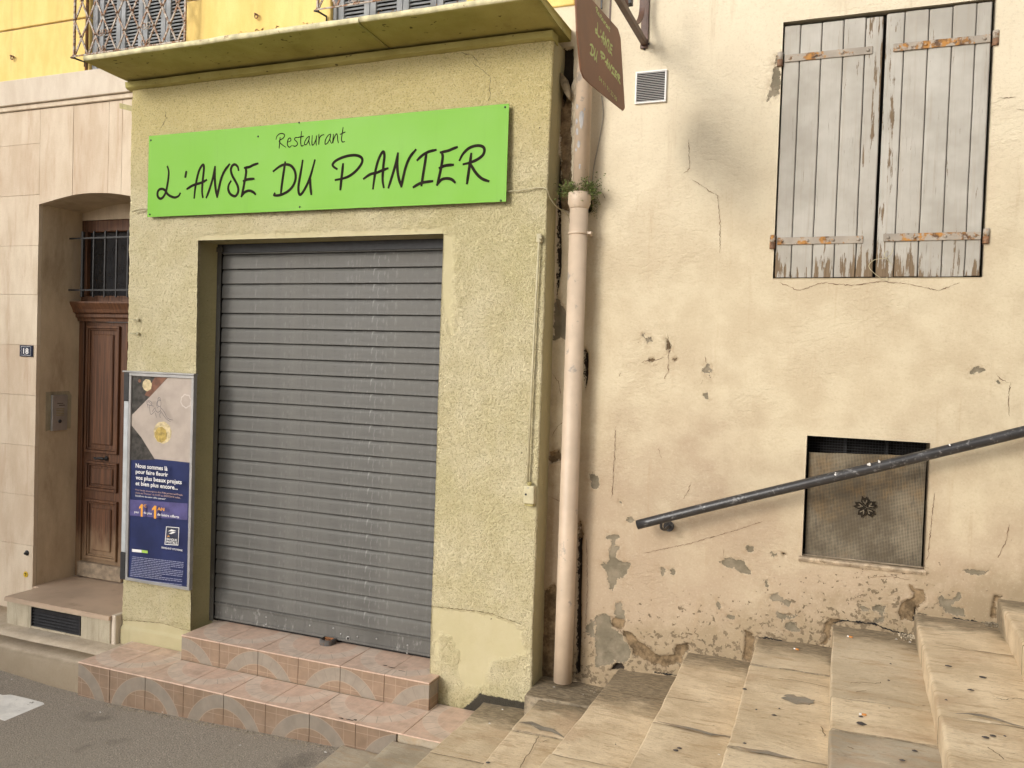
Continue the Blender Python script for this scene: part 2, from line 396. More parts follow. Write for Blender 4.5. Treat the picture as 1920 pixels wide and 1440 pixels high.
def mat_tile(name, plane, x0, c0, ro, ri, base, ring, groutc, rcon=1.0, off=0.0):
    """glazed tile with printed cobble fans; plane 'xz' (risers) or 'xy' (treads)"""
    n = NT(name, 0.42); X = n.xyz(); PITCH = 0.578
    u = n.ma('SUBTRACT', n.ma('MODULO', n.ma('ADD', n.ma('SUBTRACT', X[0], x0), 20*PITCH+PITCH/2), PITCH), PITCH/2)
    v = n.ma('SUBTRACT', X[2] if plane == 'xz' else X[1], c0)
    r = n.ma('SQRT', n.ma('ADD', n.ma('MULTIPLY', u, u), n.ma('MULTIPLY', v, v)))
    inring = n.ma('MULTIPLY', n.mr(r, ri-0.001, ri+0.001), n.mr(r, ro+0.001, ro-0.001))
    mott = n.noise(16, 4, 0.6)
    b = n.mix(n.mr(mott, 0.3, 0.7), tuple(q*0.88 for q in base), tuple(min(1, q*1.1) for q in base))
    rg = n.mix(n.mr(mott, 0.3, 0.7), tuple(q*0.9 for q in ring), tuple(min(1, q*1.08) for q in ring))
    c = n.mix(n.ma('MULTIPLY', inring, rcon), b, rg)
    # joints between the printed cobbles
    ang = n.ma('ARCTAN2', v, u)
    fa = n.ma('ABSOLUTE', n.ma('SUBTRACT', n.ma('FRACT', n.ma('ADD', n.ma('MULTIPLY', ang, 11/math.pi), 10.5)), 0.5))
    lr = n.ma('MULTIPLY', n.mr(fa, 0.035, 0.012), inring)
    c = n.mix(n.ma('MULTIPLY', lr, 0.55), c, (0.20, 0.16, 0.12))
    rim = n.ma('ADD', n.mr(n.ma('ABSOLUTE', n.ma('SUBTRACT', r, ri)), 0.0035, 0.0012), n.mr(n.ma('ABSOLUTE', n.ma('SUBTRACT', r, ro)), 0.003, 0.001))
    gx = n.ma('ABSOLUTE', n.ma('SUBTRACT', n.ma('FRACT', n.ma('ADD', n.ma('DIVIDE', u, 0.07225), 10.5)), 0.5))
    gv = n.ma('ABSOLUTE', n.ma('SUBTRACT', n.ma('FRACT', n.ma('ADD', n.ma('DIVIDE', v, 0.078), 10.5+off)), 0.5))
    grid = n.ma('MAXIMUM', n.mr(gx, 0.035, 0.012), n.mr(gv, 0.035, 0.012))
    grid = n.ma('MULTIPLY', grid, n.ma('SUBTRACT', 1.0, inring))
    c = n.mix(n.ma('MULTIPLY', n.ma('MINIMUM', n.ma('ADD', rim, grid), 1.0), 0.5*rcon+0.1), c, groutc)
    d = n.mr(n.noise(6, 6, 0.65), 0.5, 0.8)
    c = n.mix(n.ma('MULTIPLY', d, 0.45), c, (0.23, 0.17, 0.12))
    d2 = n.mr(n.noise(28, 6, 0.7, n.map(loc=(2, 7, 1))), 0.6, 0.72); c = n.mix(n.ma('MULTIPLY', d2, 0.35), c, (0.17, 0.12, 0.08))
    n.col(c); n.nrm(n.bump(n.noise(30, 3), 0.08, 0.004))
    n.rough(n.mr(n.noise(12, 5), 0.3, 0.7, 0.35, 0.6))
    return n.m

def mat_boards():
    n = NT('flaking_grey_paint', 0.8)
    X = n.xyz(); r = n.rnd()
    V = n.map(loc=(0, 0, 0))
    g = n.noise(30, 6, 0.65, n.map(scale=(2.2, 1, 0.07)))
    c = n.mix(n.mr(n.noise(3.2, 4, 0.6), 0.35, 0.7), (0.345, 0.32, 0.275), (0.475, 0.45, 0.40))
    c = n.mix(n.ma('MULTIPLY', n.mr(g, 0.5, 0.72), 0.4), c, (0.33, 0.28, 0.22))
    c = n.mix(n.ma('MULTIPLY', r, 0.2), c, (0.36, 0.315, 0.255))
    flake = n.noise(14, 7, 0.68, n.map(scale=(3.0, 1, 0.28), loc=(2, 1, 6)))
    low = n.ma('MULTIPLY', n.mr(X[2], 2.85, 2.6), 0.17)
    mid = n.attr('wear')
    f = n.ma('ADD', n.ma('ADD', flake, low), n.ma('MULTIPLY', mid, 0.2))
    fm = n.mr(f, 0.680, 0.70)
    wood = n.mix(n.noise(60, 4, 0.6, n.map(scale=(3, 1, 0.1))), (0.09, 0.055, 0.028), (0.26, 0.185, 0.11))
    c = n.mix(fm, c, wood)
    hair = n.mr(n.noise(60, 5, 0.7, n.map(scale=(3.2, 1, 0.10), loc=(5, 5, 5))), 0.62, 0.68)
    hm = n.ma('MULTIPLY', hair, n.mr(n.noise(7, 3), 0.4, 0.65))
    c = n.mix(n.ma('MULTIPLY', hm, 0.6), c, (0.14, 0.105, 0.07))
    n.col(c)
    h = n.ma('SUBTRACT', n.ma('MULTIPLY', g, 0.6), n.ma('ADD', n.ma('MULTIPLY', fm, 0.6), n.ma('MULTIPLY', hm, 0.6)))
    n.nrm(n.bump(h, 0.6, 0.003))
    return n.m

def mat_rusty(name, base, rust=(0.28, 0.12, 0.035), thr=(0.5, 0.62), rough=0.7, metal=0.0, sc_=22, dark=(0.09, 0.045, 0.02)):
    n = NT(name, rough, metal)
    f = n.noise(sc_, 7, 0.68)
    c = n.mix(n.mr(n.noise(sc_*0.5, 3), 0.3, 0.7), tuple(q*0.75 for q in base), tuple(min(1, q*1.15) for q in base))
    rc = n.mix(n.mr(n.noise(sc_*2.5, 4), 0.35, 0.65), dark, rust)
    c = n.mix(n.mr(f, *thr), c, rc)
    n.col(c); n.nrm(n.bump(n.noise(sc_*3, 5), 0.4, 0.002))
    return n.m

def mat_roller():
    n = NT('galvanised_steel', 0.5, 0.15)
    X = n.xyz()
    v = n.noise(3.0, 5, 0.6, n.map(scale=(1, 1, 0.6)))
    c = n.mix(n.mr(v, 0.3, 0.7), (0.080, 0.077, 0.070), (0.132, 0.127, 0.116))
    st = n.mr(n.noise(26, 5, 0.7, n.map(scale=(1.9, 1, 0.55))), 0.52, 0.76)
    reg = n.mr(n.noise(1.7, 3, 0.5, n.map(loc=(2.2, 0, 1.1))), 0.42, 0.66)
    c = n.mix(n.ma('MULTIPLY', n.ma('MULTIPLY', st, reg), 0.85), c, (0.36, 0.35, 0.335))
    dv = n.mr(n.noise(30, 5, 0.7, n.map(scale=(1.6, 1, 0.3), loc=(7, 2, 2))), 0.52, 0.75); c = n.mix(n.ma('MULTIPLY', dv, 0.5), c, (0.07, 0.065, 0.06))
    c = n.mix(n.ma('MULTIPLY', n.mr(X[2], 2.45, 2.85), 0.65), c, (0.06, 0.052, 0.042))  # upper slats darkened, shade below the lintel painted into the colour
    sc2 = n.mr(n.noise(34, 6, 0.7, n.map(scale=(0.45, 1, 2.5), loc=(1, 1, 1))), 0.69, 0.75)
    c = n.mix(n.ma('MULTIPLY', sc2, 0.5), c, (0.48, 0.47, 0.44))
    dd = n.mr(n.noise(16, 6, 0.7, n.map(scale=(0.6, 1, 4.5), loc=(9, 1, 1))), 0.60, 0.70)
    c = n.mix(n.ma('MULTIPLY', dd, 0.55), c, (0.06, 0.053, 0.045))
    ru = n.mr(n.noise(21, 2, 0.4, n.map(loc=(4, 7, 1))), 0.80, 0.84)
    c = n.mix(ru, c, (0.30, 0.15, 0.05))
    n.col(c); n.rough(n.mr(v, 0.3, 0.7, 0.55, 0.75))
    n.nrm(n.bump(n.noise(11, 4, 0.6, n.map(scale=(1, 1, 0.5))), 0.12, 0.01))
    return n.m

def mat_door():
    n = NT('varnished_door_wood', 0.55)
    X = n.xyz()
    g = n.noise(24, 6, 0.6, n.map(scale=(3.0, 1, 0.10), rot=(0, 0.0, 0)), 0.6)
    c = n.mix(n.mr(g, 0.35, 0.68), (0.062, 0.024, 0.010), (0.145, 0.060, 0.025))
    wear = n.mr(n.ma('ADD', n.mr(X[2], 1.2, 0.35), n.ma('SUBTRACT', n.noise(9, 6, 0.65, n.map(scale=(1.5, 1, 0.5))), 0.5)), 0.35, 1.0)
    c = n.mix(n.ma('MULTIPLY', wear, 0.8), c, (0.30, 0.20, 0.115))
    n.col(c); n.nrm(n.bump(g, 0.25, 0.003))
    return n.m

def mat_mesh_sheet():
    n = NT('perforated_sheet', 0.75)
    X = n.xyz()
    S = 150.0
    fx = n.ma('ABSOLUTE', n.ma('SUBTRACT', n.ma('FRACT', n.ma('MULTIPLY', X[0], S)), 0.5))
    fz = n.ma('ABSOLUTE', n.ma('SUBTRACT', n.ma('FRACT', n.ma('MULTIPLY', X[2], S)), 0.5))
    hole = n.ma('MULTIPLY', n.mr(fx, 0.36, 0.26), n.mr(fz, 0.36, 0.26))
    v = n.noise(5, 5, 0.65)
    c = n.mix(n.mr(v, 0.35, 0.68), (0.13, 0.10, 0.06), (0.29, 0.24, 0.165))
    rust = n.mr(n.noise(4, 6, 0.65, n.map(loc=(3, 0, 2))), 0.5, 0.72)
    c = n.mix(n.ma('MULTIPLY', rust, 0.75), c, (0.26, 0.155, 0.055))
    ws = n.noise(40, 3, 0.6, n.map(scale=(2.2, 1, .35))); c = n.mix(n.ma('MULTIPLY', n.mr(ws, .5, .7), .5), c, (.10, .085, .06))
    gr = n.mr(n.noise(9, 6, 0.7, n.map(loc=(8, 3, 2))), 0.5, 0.75)
    c = n.mix(n.ma('MULTIPLY', gr, 0.75), c, (0.09, 0.07, 0.045))
    c = n.mix(n.ma('MULTIPLY', hole, 0.9), c, (0.03, 0.025, 0.018))
    n.col(c); n.nrm(n.bump(n.ma('SUBTRACT', 1.0, hole), 0.5, 0.002))
    return n.m

M_CREAM = mat_cream(); M_STUC = mat_stucco()
M_FACE = mat_facing('pinkish_facing', (0.54, 0.435, 0.315), (0.66, 0.56, 0.43), (0.40, 0.25, 0.155), 0.6)
M_BAND = mat_facing('pale_band', (0.56, 0.47, 0.37), (0.68, 0.60, 0.49), (0.42, 0.32, 0.22), 0.35)
M_REVEAL = mat_facing('reveal_render', (0.50, 0.39, 0.27), (0.64, 0.52, 0.37), (0.22, 0.15, 0.09), 0.55)
M_YELLOW = mat_facing('yellow_render', (0.69, 0.49, 0.145), (0.80, 0.60, 0.215), (0.46, 0.29, 0.11), 0.35)
M_STEP = mat_stone_step(); M_MORTAR = mat_stone_step('step_mortar', (0.20, 0.175, 0.14), (0.29, 0.26, 0.21), bumpy=0.7)
M_CONC = mat_stone_step('concrete', (0.33, 0.275, 0.20), (0.46, 0.395, 0.30), wallgrime=False, bumpy=0.45)

def mat_kerb():
    n = NT('kerb_concrete', .85); X = n.xyz()
    v = n.noise(6, 6, .65); c = n.mix(n.mr(v, .3, .7), (.40, .325, .235), (.54, .45, .34))
    c = n.mix(n.ma('MULTIPLY', n.mr(n.noise(60, 4, .7), .5, .7), .35), c, (.25, .19, .13))
    face = n.mr(n.ma('ADD', X[1], n.ma('MULTIPLY', n.ma('SUBTRACT', n.noise(12, 4), .5), .02)), 3.775, 3.742)  # kerb front darkened in colour: painted shade under top light, plus road splash
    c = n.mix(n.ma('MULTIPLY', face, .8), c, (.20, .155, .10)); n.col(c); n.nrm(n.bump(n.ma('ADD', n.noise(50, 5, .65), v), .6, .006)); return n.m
M_KERB = mat_kerb()
M_ASPH = mat_asphalt(); M_BOARD = mat_boards(); M_ROLL = mat_roller(); M_DOOR = mat_door(); M_MESH = mat_mesh_sheet()
M_STRAP = mat_rusty('strap_paint', (0.36, 0.31, 0.25), (0.42, 0.19, 0.035), (0.5, 0.58), sc_=14)
M_RUST = mat_rusty('rusty_iron', (0.20, 0.11, 0.06), (0.34, 0.15, 0.06), (0.4, 0.6), sc_=18)
M_RAIL = mat_rusty('black_rail_paint', (0.034, 0.032, 0.033), (0.16, 0.155, 0.15), (0.55, 0.62), 0.34, sc_=30, dark=(0.012, 0.010, 0.009))
M_LATT = mat_rusty('rusty_lattice', (0.46, 0.41, 0.35), (0.30, 0.13, 0.05), (0.42, 0.58), sc_=40)
M_PIPE = simple('pipe_paint', (0.53, 0.415, 0.305), 0.5, var=0.1, scale=6, bump=0.12, bscale=20, dirt=(0.33, 0.28, 0.23), dthr=(0.60, 0.66))
def mat_signgreen():
    n = NT('sign_green', .5, spec=.3)
    c = n.mix(n.mr(n.noise(1.4, 3, .5), .3, .7), (0.160, 0.392, 0.030), (0.170, 0.402, 0.036))
    st = n.mr(n.noise(7, 6, .7, n.map(scale=(3, 1, .16))), .54, .8); c = n.mix(n.ma('MULTIPLY', st, .16), c, (.10, .19, .03))
    dsp = n.mr(n.noise(60, 3, .6), .66, .74); c = n.mix(n.ma('MULTIPLY', dsp, .12), c, (.3, .4, .15))
    n.col(c); n.rough(n.mr(n.noise(5, 5), .3, .7, .52, .60)); n.nrm(n.bump(n.noise(2.2, 3), .08, .01)); return n.m
M_GREEN = mat_signgreen()
M_INK = simple('sign_ink', (0.022, 0.017, 0.012), 0.95, var=0.2, bump=0)
M_INK.node_tree.nodes['Principled BSDF'].inputs['Specular IOR Level'].default_value = 0.1
M_DARK = simple('dark_void', (0.012, 0.010, 0.009), 0.9, var=0.3, bump=0)
M_BLACK = simple('black_iron', (0.018, 0.017, 0.018), 0.5, var=0.3, scale=30, bump=0.2)
M_ALU = simple('aluminium', (0.42, 0.41, 0.40), 0.38, 0.6, var=0.12, scale=9, bump=0.05)
def mat_slab():
    n = NT('slab_paint', .88)
    c = n.mix(n.mr(n.noise(3, 5, .6), .3, .7), (0.30, 0.255, 0.065), (0.40, 0.345, 0.115))
    c = n.mix(n.ma('MULTIPLY', n.mr(n.noise(5, 7, .7, n.map(loc=(3, 3, 3))), .55, .75), .5), c, (0.20, 0.14, 0.04))
    c = n.mix(n.ma('MULTIPLY', n.mr(n.noise(38, 2, .4, n.map(scale=(.6, 1, 1))), .70, .74), .85), c, (0.05, 0.035, 0.012))
    n.col(c); n.nrm(n.bump(n.ma('ADD', n.noise(60, 5, .6), n.noise(9, 4)), .6, .006)); return n.m
M_SLABG = mat_slab()
M_SLABE = simple('slab_edge', (0.60, 0.54, 0.33), 0.85, var=0.25, scale=14, bump=0.5, bscale=60, dirt=(0.25, 0.12, 0.05), dthr=(0.6, 0.72), bd=0.006)
M_SIGNB = simple('brown_sign', (0.19, 0.075, 0.032), 0.55, var=0.12, scale=5, bump=0.08)
M_SIGNT = simple('sign_pale_green', (0.48, 0.55, 0.20), 0.6, var=0.1, bump=0)
M_MARB = simple('marble_step', (0.46, 0.345, 0.25), 0.45, var=0.12, scale=3.5, bump=0.12, bscale=45, dirt=(0.30, 0.22, 0.15), dthr=(0.55, 0.8))
M_GREYW = simple('louvre_grey', (0.30, 0.31, 0.32), 0.7, var=0.18, scale=12, bump=0.2)
M_GLASSD = simple('dark_glass', (0.02, 0.02, 0.022), 0.18, var=0.2, bump=0)
M_WHITE = simple('white_print', (0.75, 0.73, 0.70), 0.5, var=0.03, bump=0)
M_NAVY = simple('poster_blue', (0.017, 0.025, 0.088), 0.3, var=0.2, scale=6, bump=0)
M_ORANGE = simple('orange_print', (0.75, 0.33, 0.03), 0.5, var=0.05, bump=0)
M_BASE0 = simple('old_mortar', (.24, .19, .12), .9, var=.4, scale=30, bump=.6)
M_IRONB = simple('dark_brown_iron', (.085, .04, .024), .5, var=.25, scale=20, bump=.2)
M_CREAMP = simple('cream_paint_iron', (0.46, 0.41, 0.26), 0.6, var=0.15, scale=20, bump=0.2)
M_OLIVE = simple('olive_paint_iron', (0.34, 0.29, 0.11), 0.6, var=0.2, scale=30, bump=0.2)

# ------------------------------------------------------------ wall grid builder
def wall_grid(name, cols, zs, holes, mat, parent, disp, attrs, label=None, back=None, clipf=None):
    """cols: arrays x,y,nx,ny,u of the wall line in plan; holes: (u0,u1,z0,z1,depth,dx,dy)"""
    cx, cy, nx, ny, u = [np.asarray(a, float) for a in cols]
    zs = np.asarray(zs, float); nu, nz = len(u), len(zs)
    U, Z = np.meshgrid(u, zs, indexing='ij')
    D = disp(U, Z)
    X = cx[:, None]+nx[:, None]*D; Y = cy[:, None]+ny[:, None]*D
    co = np.stack([X, Y, Z], -1).reshape(-1, 3)
    uc = (u[:-1]+u[1:])/2; zc = (zs[:-1]+zs[1:])/2
    UC, ZC = np.meshgrid(uc, zc, indexing='ij')
    keep = np.ones(UC.shape, bool)
    for h in holes: keep &= ~((UC > h[0]) & (UC < h[1]) & (ZC > h[2]) & (ZC < h[3]))
    if clipf is not None: keep &= clipf(UC, ZC)
    idx = np.arange(nu*nz).reshape(nu, nz)
    F = np.stack([idx[:-1, :-1], idx[1:, :-1], idx[1:, 1:], idx[:-1, 1:]], -1)[keep]
    # reveal faces
    extraV = []; extraF = []; base = nu*nz; memo = {}
    def bk(i, h):
        k = (i, h[4])
        if k not in memo:
            memo[k] = base+len(extraV)
            c = co[i]; extraV.append((c[0], c[1]+h[4], c[2]))
        return memo[k]
    for h in holes:
        i0 = int(np.argmin(abs(u-h[0]))); i1 = int(np.argmin(abs(u-h[1])))
        j0 = int(np.argmin(abs(zs-h[2]))); j1 = int(np.argmin(abs(zs-h[3])))
        for i in range(i0, i1):
            for j in (j0, j1):
                a, b = int(idx[i, j]), int(idx[i+1, j]); extraF.append((a, b, bk(b, h), bk(a, h)) if j == j1 else (b, a, bk(a, h), bk(b, h)))
        for j in range(j0, j1):
            for i in (i0, i1):
                a, b = int(idx[i, j]), int(idx[i, j+1]); extraF.append((a, b, bk(b, h), bk(a, h)) if i == i0 else (b, a, bk(a, h), bk(b, h)))
    allco = np.vstack([co, np.array(extraV)]) if extraV else co
    F = np.vstack([F, np.array(extraF, int)]) if extraF else F
    me = bpy.data.meshes.new(name)
    me.vertices.add(len(allco)); me.vertices.foreach_set('co', allco.ravel())
    me.loops.add(F.size); me.polygons.add(len(F))
    me.loops.foreach_set('vertex_index', F.ravel().astype(np.int32))
    me.polygons.foreach_set('loop_start', np.arange(0, F.size, 4, dtype=np.int32))
    me.polygons.foreach_set('loop_total', np.full(len(F), 4, np.int32))
    me.update(calc_edges=True)
    for k, fn in attrs.items():
        a = fn(U, Z).ravel() if callable(fn) else fn.ravel()
        a = np.concatenate([a, np.full(len(allco)-len(a), -1.0 if k != 'crack' else 1.0)])
        at = me.attributes.new(k, 'FLOAT', 'POINT'); at.data.foreach_set('value', a.astype(np.float32))
    return obj(name, me, mat, parent, smooth=True, label=label)
def lin(a, b, step, must=()):
    v = list(np.arange(a, b, step))+[b]
    v = np.array(sorted(set(round(float(q), 5) for q in v)))
    for m in must:
        v = v[abs(v-m) > step*0.55]; v = np.append(v, m)
    return np.sort(v)
def ribbon(bm, P3, nrm, wd, lift0=0.0, dl=0.00025, mi=0, taper=True):
    """flat brush stroke following points P3 lying in a plane with normal nrm"""
    pts = [Vector(p) for p in P3]; nrm = Vector(nrm); L = []
    for i, p in enumerate(pts):
        t = (pts[min(i+1, len(pts)-1)]-pts[max(i-1, 0)])
        if t.length < 1e-7: t = Vector((0, 0, 1))
        t.normalize(); s = t.cross(nrm).normalized(); k = i/max(1, len(pts)-1)
        e = 1.0 if not taper else (0.72+0.28*min(1, 6*k, 6*(1-k)))
        q = p+nrm*(lift0+dl*k)
        if i == 0: q = q-t*wd*.35
        if i == len(pts)-1: q = q+t*wd*.35
        L.append((bm.verts.new(q+s*wd*.5*e), bm.verts.new(q-s*wd*.5*e)))
    for a, b_ in zip(L[:-1], L[1:]):
        f = bm.faces.new((a[0], b_[0], b_[1], a[1])); f.material_index = mi

# ============================================================ THE GROUND
def ground_z(x): return 0.037*(min(x, -2.0)+4.26) if x > -4.26 else 0.055*(-4.26-max(x, -5.6))
V = []; Fc = []
xs = [-60, -20, -9, -8, -7, -6, -5, -4.5, -4, -3.5, -3, -2.5, -2, 3, 20, 60]; ys = [-60, -20, -6, -2, 0, 1, 2, 3, 3.5, 4, 4.4, 6, 20, 60]
for x in xs:
    for y in ys: V.append((x, y, ground_z(x)))
for i in range(len(xs)-1):
    for j in range(len(ys)-1):
        a = i*len(ys)+j; Fc.append((a, a+len(ys), a+len(ys)+1, a+1))
street = obj('street', meshpy('street', V, Fc), M_ASPH); tag(street, 'grey brown asphalt street at the foot of the tiled steps', None, kind='structure')

# added unseen house behind the camera, placed to shade the foot of the walls
opp = thing('added_house_blocker', (5, -4, 0), 'added unseen plain beige house behind the camera, blocking sky light', 'house')
M_OPP = simple('blocker_render', (.42, .34, .24), .9, var=.12, scale=2, bump=.3, bscale=20)
ob = BM(); box(ob, -3.0, 4.2, -9, -5.6, -.3, 7.6); obj('wall', ob, M_OPP, opp)
ob = BM(); box(ob, -3.1, 4.3, -9.2, -5.4, 7.602, 7.8); obj('roof_edge', ob, M_OPP, opp)
opp2 = thing('added_corner_blocker', (-14, -6, 0), 'added unseen ochre house behind the camera, blocking sky light', 'house')  # second added block out of view, set to leave a gap for the sun
ob = BM(); box(ob, -26, -12.0, -10, -5.6, -.3, 7.0); obj('wall', ob, M_OPP, opp2)
ob = BM(); box(ob, -26.2, -11.9, -10.2, -5.4, 7.002, 7.2); obj('roof_edge', ob, M_OPP, opp2)
M_OPW = simple('blocker_shutters', (.12, .16, .13), .8, bump=0)
for ox in (-2.2, .2, 2.5):
    for oz in (2.6, 5.2): obj('window_shutter', boxm(ox, ox+1.0, -5.62, -5.56, oz, oz+1.7, .01), M_OPW, opp)

# pavement strip with kerb, left of the tiled steps
sw = bpy.data.objects.new('pavement', None); link(sw, None, (-5.2, 3.9, 0.1)); tag(sw, 'narrow raised concrete pavement with worn kerb edge', None, kind='structure')
def strip_mesh(x0, x1, prof, step=0.05, amp=0.004, seed=0, attrs=None):
    """profile (y,z) swept along x with small waviness"""
    n = int(abs(x1-x0)/step)+2; V = []; F = []; m = len(prof)
    xx = np.linspace(x0, x1, n)
    for i, x in enumerate(xx):
        for k, (y, z) in enumerate(prof):
            V.append((x, y+amp*2*float(vn(x, k*.37, 3, seed)), z+amp*2*float(vn(x, y*3, 2.5, seed+3))))
    for i in range(n-1):
        for k in range(m-1): F.append((i*m+k, (i+1)*m+k, (i+1)*m+k+1, i*m+k+1))
    F.append(tuple(range(m))[::-1]); F.append(tuple(range((n-1)*m, n*m)))
    return meshpy('strip', V, F)
kt = 0.185
obj('kerb_stone', strip_mesh(-9.0, -5.62, [(3.735, -.2), (3.728, .06), (3.735, kt-.03), (3.748, kt-.008), (3.775, kt), (3.90, kt+.002), (3.905, -.2)], seed=1), M_KERB, sw, smooth=True)
obj('kerb_stone', strip_mesh(-5.61, -4.264, [(3.735, -.2), (3.728, .06), (3.735, kt-.03), (3.748, kt-.008), (3.775, kt), (3.90, kt+.002), (3.905, -.2)], seed=5), M_KERB, sw, smooth=True)
obj('paving', strip_mesh(-9.0, -4.264, [(3.909, -.1), (3.909, kt+.001), (4.0, kt+.003), (4.15, kt+.006), (4.36, kt+.006), (4.40, -.1)], amp=.003, seed=9), M_KERB, sw, smooth=True)

# ============================================================ CREAM HOUSE
cream = thing('cream_house', (0.2, 4.3, 1.0), 'cream plastered house wall with peeling foot and wooden window shutters beside the stairs', 'house')
def C(pts, y=Y_CREAM): return [(float(P(a, b, y)[0]), float(P(a, b, y)[2])) for a, b in pts]
PEEL = [
 [(1203,625),(1208,625),(1209,632),(1203,632)], [(1208,633),(1216,632),(1223,638),(1216,641),(1212,645),(1208,640)],
 [(1317,695),(1323,686),(1326,684),(1336,688),(1335,695),(1327,702),(1320,701)], [(1317,739),(1327,738),(1328,749),(1324,748)], [(1326,703),(1335,706),(1333,709),(1327,708)],
 [(1818,697),(1832,687),(1847,692),(1845,697),(1832,699),(1820,701)], [(1866,712),(1876,713),(1874,717),(1868,716)],
 [(1104,887),(1111,885),(1116,892),(1122,897),(1123,911),(1115,916),(1106,913),(1108,902),(1104,896)],
 [(1157,938),(1162,936),(1168,944),(1167,948),(1159,943)], [(1175,970),(1181,969),(1189,975),(1182,981),(1175,976)],
 [(1138,1001),(1146,1004),(1150,1003),(1162,1004),(1162,1011),(1153,1014),(1152,1023),(1163,1024),(1159,1032),(1154,1043),(1162,1052),(1181,1055),(1182,1062),(1179,1067),(1172,1079),(1158,1085),(1156,1094),(1149,1105),(1145,1102),(1140,1092),(1137,1073),(1130,1066),(1128,1054),(1138,1055),(1143,1048),(1143,1032),(1147,1020),(1146,1011),(1138,1008)],
 [(1255,1068),(1263,1065),(1268,1073),(1262,1078),(1256,1075)], [(1236,1064),(1246,1066),(1249,1074),(1242,1079),(1238,1073)],
 [(1153,1142),(1156,1130),(1166,1128),(1168,1142),(1172,1146),(1172,1162),(1153,1161)],
 [(1117,1155),(1133,1150),(1147,1156),(1147,1177),(1162,1185),(1180,1214),(1184,1226),(1176,1238),(1168,1240),(1153,1238),(1145,1246),(1118,1250),(1116,1206),(1116,1162)],
 [(1099,1177),(1107,1162),(1114,1164),(1114,1198),(1102,1191)],
 [(1350,1056),(1361,1046),(1383,1048),(1394,1051),(1402,1067),(1408,1075),(1400,1078),(1378,1068),(1362,1062)],
 [(1400,1025),(1412,1026),(1416,1034),(1409,1039),(1400,1034)], [(1444,1036),(1455,1040),(1451,1045),(1445,1043)],
 [(1442,1115),(1458,1114),(1470,1126),(1484,1129),(1480,1140),(1469,1132),(1456,1126),(1442,1126)],
 [(1456,1148),(1473,1153),(1494,1154),(1484,1159),(1472,1159),(1466,1165),(1456,1156)],
 [(1473,1170),(1480,1165),(1491,1172),(1498,1182),(1492,1186),(1470,1179)],
 [(1344,1126),(1348,1129),(1353,1139),(1350,1145),(1344,1142)], [(1362,1153),(1375,1157),(1373,1164),(1362,1159)],
 [(1430,1090),(1437,1089),(1441,1100),(1436,1101)],
 [(1610,1132),(1622,1137),(1629,1145),(1618,1147)], [(1637,1137),(1650,1134),(1659,1136),(1659,1149),(1650,1151),(1639,1145)], [(1642,1160),(1654,1156),(1659,1166),(1644,1167)],
 [(1759,1122),(1764,1117),(1768,1124),(1791,1122),(1796,1111),(1806,1115),(1792,1128),(1785,1136),(1807,1141),(1809,1154),(1772,1149),(1766,1137),(1762,1136)],
 [(1804,1070),(1815,1066),(1830,1070),(1849,1070),(1858,1064),(1852,1074),(1841,1076),(1819,1077)],
 [(1038,570),(1046,560),(1064,590),(1066,640),(1050,632),(1038,640)], [(1440,190),(1448,180),(1462,178),(1464,140),(1458,120),(1462,100),(1455,105)]]
BROWN = [
 [(1085,972),(1091,984),(1094,1003),(1091,1022),(1085,1024)],
 [(1146,1156),(1159,1161),(1172,1162),(1168,1178),(1161,1182),(1152,1178),(1146,1170)],
 [(1166,1182),(1184,1187),(1198,1203),(1220,1217),(1232,1229),(1264,1228),(1267,1209),(1292,1207),(1293,1217),(1285,1222),(1276,1242),(1242,1250),(1220,1242),(1198,1229),(1187,1231),(1184,1217),(1174,1200)],
 [(1397,1182),(1409,1187),(1416,1195),(1410,1239),(1394,1236),(1397,1207)],
 [(1542,1186),(1548,1170),(1556,1161),(1569,1162),(1581,1164),(1566,1170),(1556,1182),(1556,1195),(1550,1209),(1536,1209),(1548,1203),(1550,1192)],
 [(1248,635),(1252,636),(1258,648),(1257,660),(1252,660),(1250,648)],
 [(1704,1097),(1716,1104),(1731,1107),(1736,1122),(1734,1130),(1723,1136),(1716,1149),(1712,1162),(1689,1164),(1684,1149),(1691,1128),(1712,1122),(1714,1115)],
 [(1864,1115),(1879,1117),(1869,1130),(1867,1160),(1858,1160),(1860,1139)],
 [(1050,150),(1072,150),(1071,400),(1048,390),(1052,300),(1048,240)], [(1018,1110),(1040,1095),(1050,1110),(1046,1300),(1010,1300)],
 [(1052,1160),(1060,1180),(1056,1200),(1040,1190)], [(1030,850),(1048,842),(1055,862),(1032,868)],
 [(1262,674),(1270,672),(1268,678)], [(1219,671),(1228,673),(1226,678),(1217,677)]]
DARK = [
 [(1146,1255),(1155,1243),(1166,1244),(1172,1252),(1160,1257)],
 [(1084,1010),(1090.5,1010),(1089,1140),(1087,1262),(1080,1264)], [(1095,650),(1101,662),(1102,700),(1097,735),(1095,700)],
 [(1040,90),(1074,90),(1074,150),(1062,170),(1056,200),(1048,150)], [(1466,1037),(1474,1040),(1472,1045),(1467,1042)],
 [(1050,1080),(1054,1000),(1057,1000),(1054,1090)], [(1042,300),(1050,290),(1052,500),(1043,560),(1046,420)],

 [(1715,1140),(1719,1139),(1715,1163),(1712,1164)], [(1098,355),(1108,365),(1110,395),(1100,400)]]
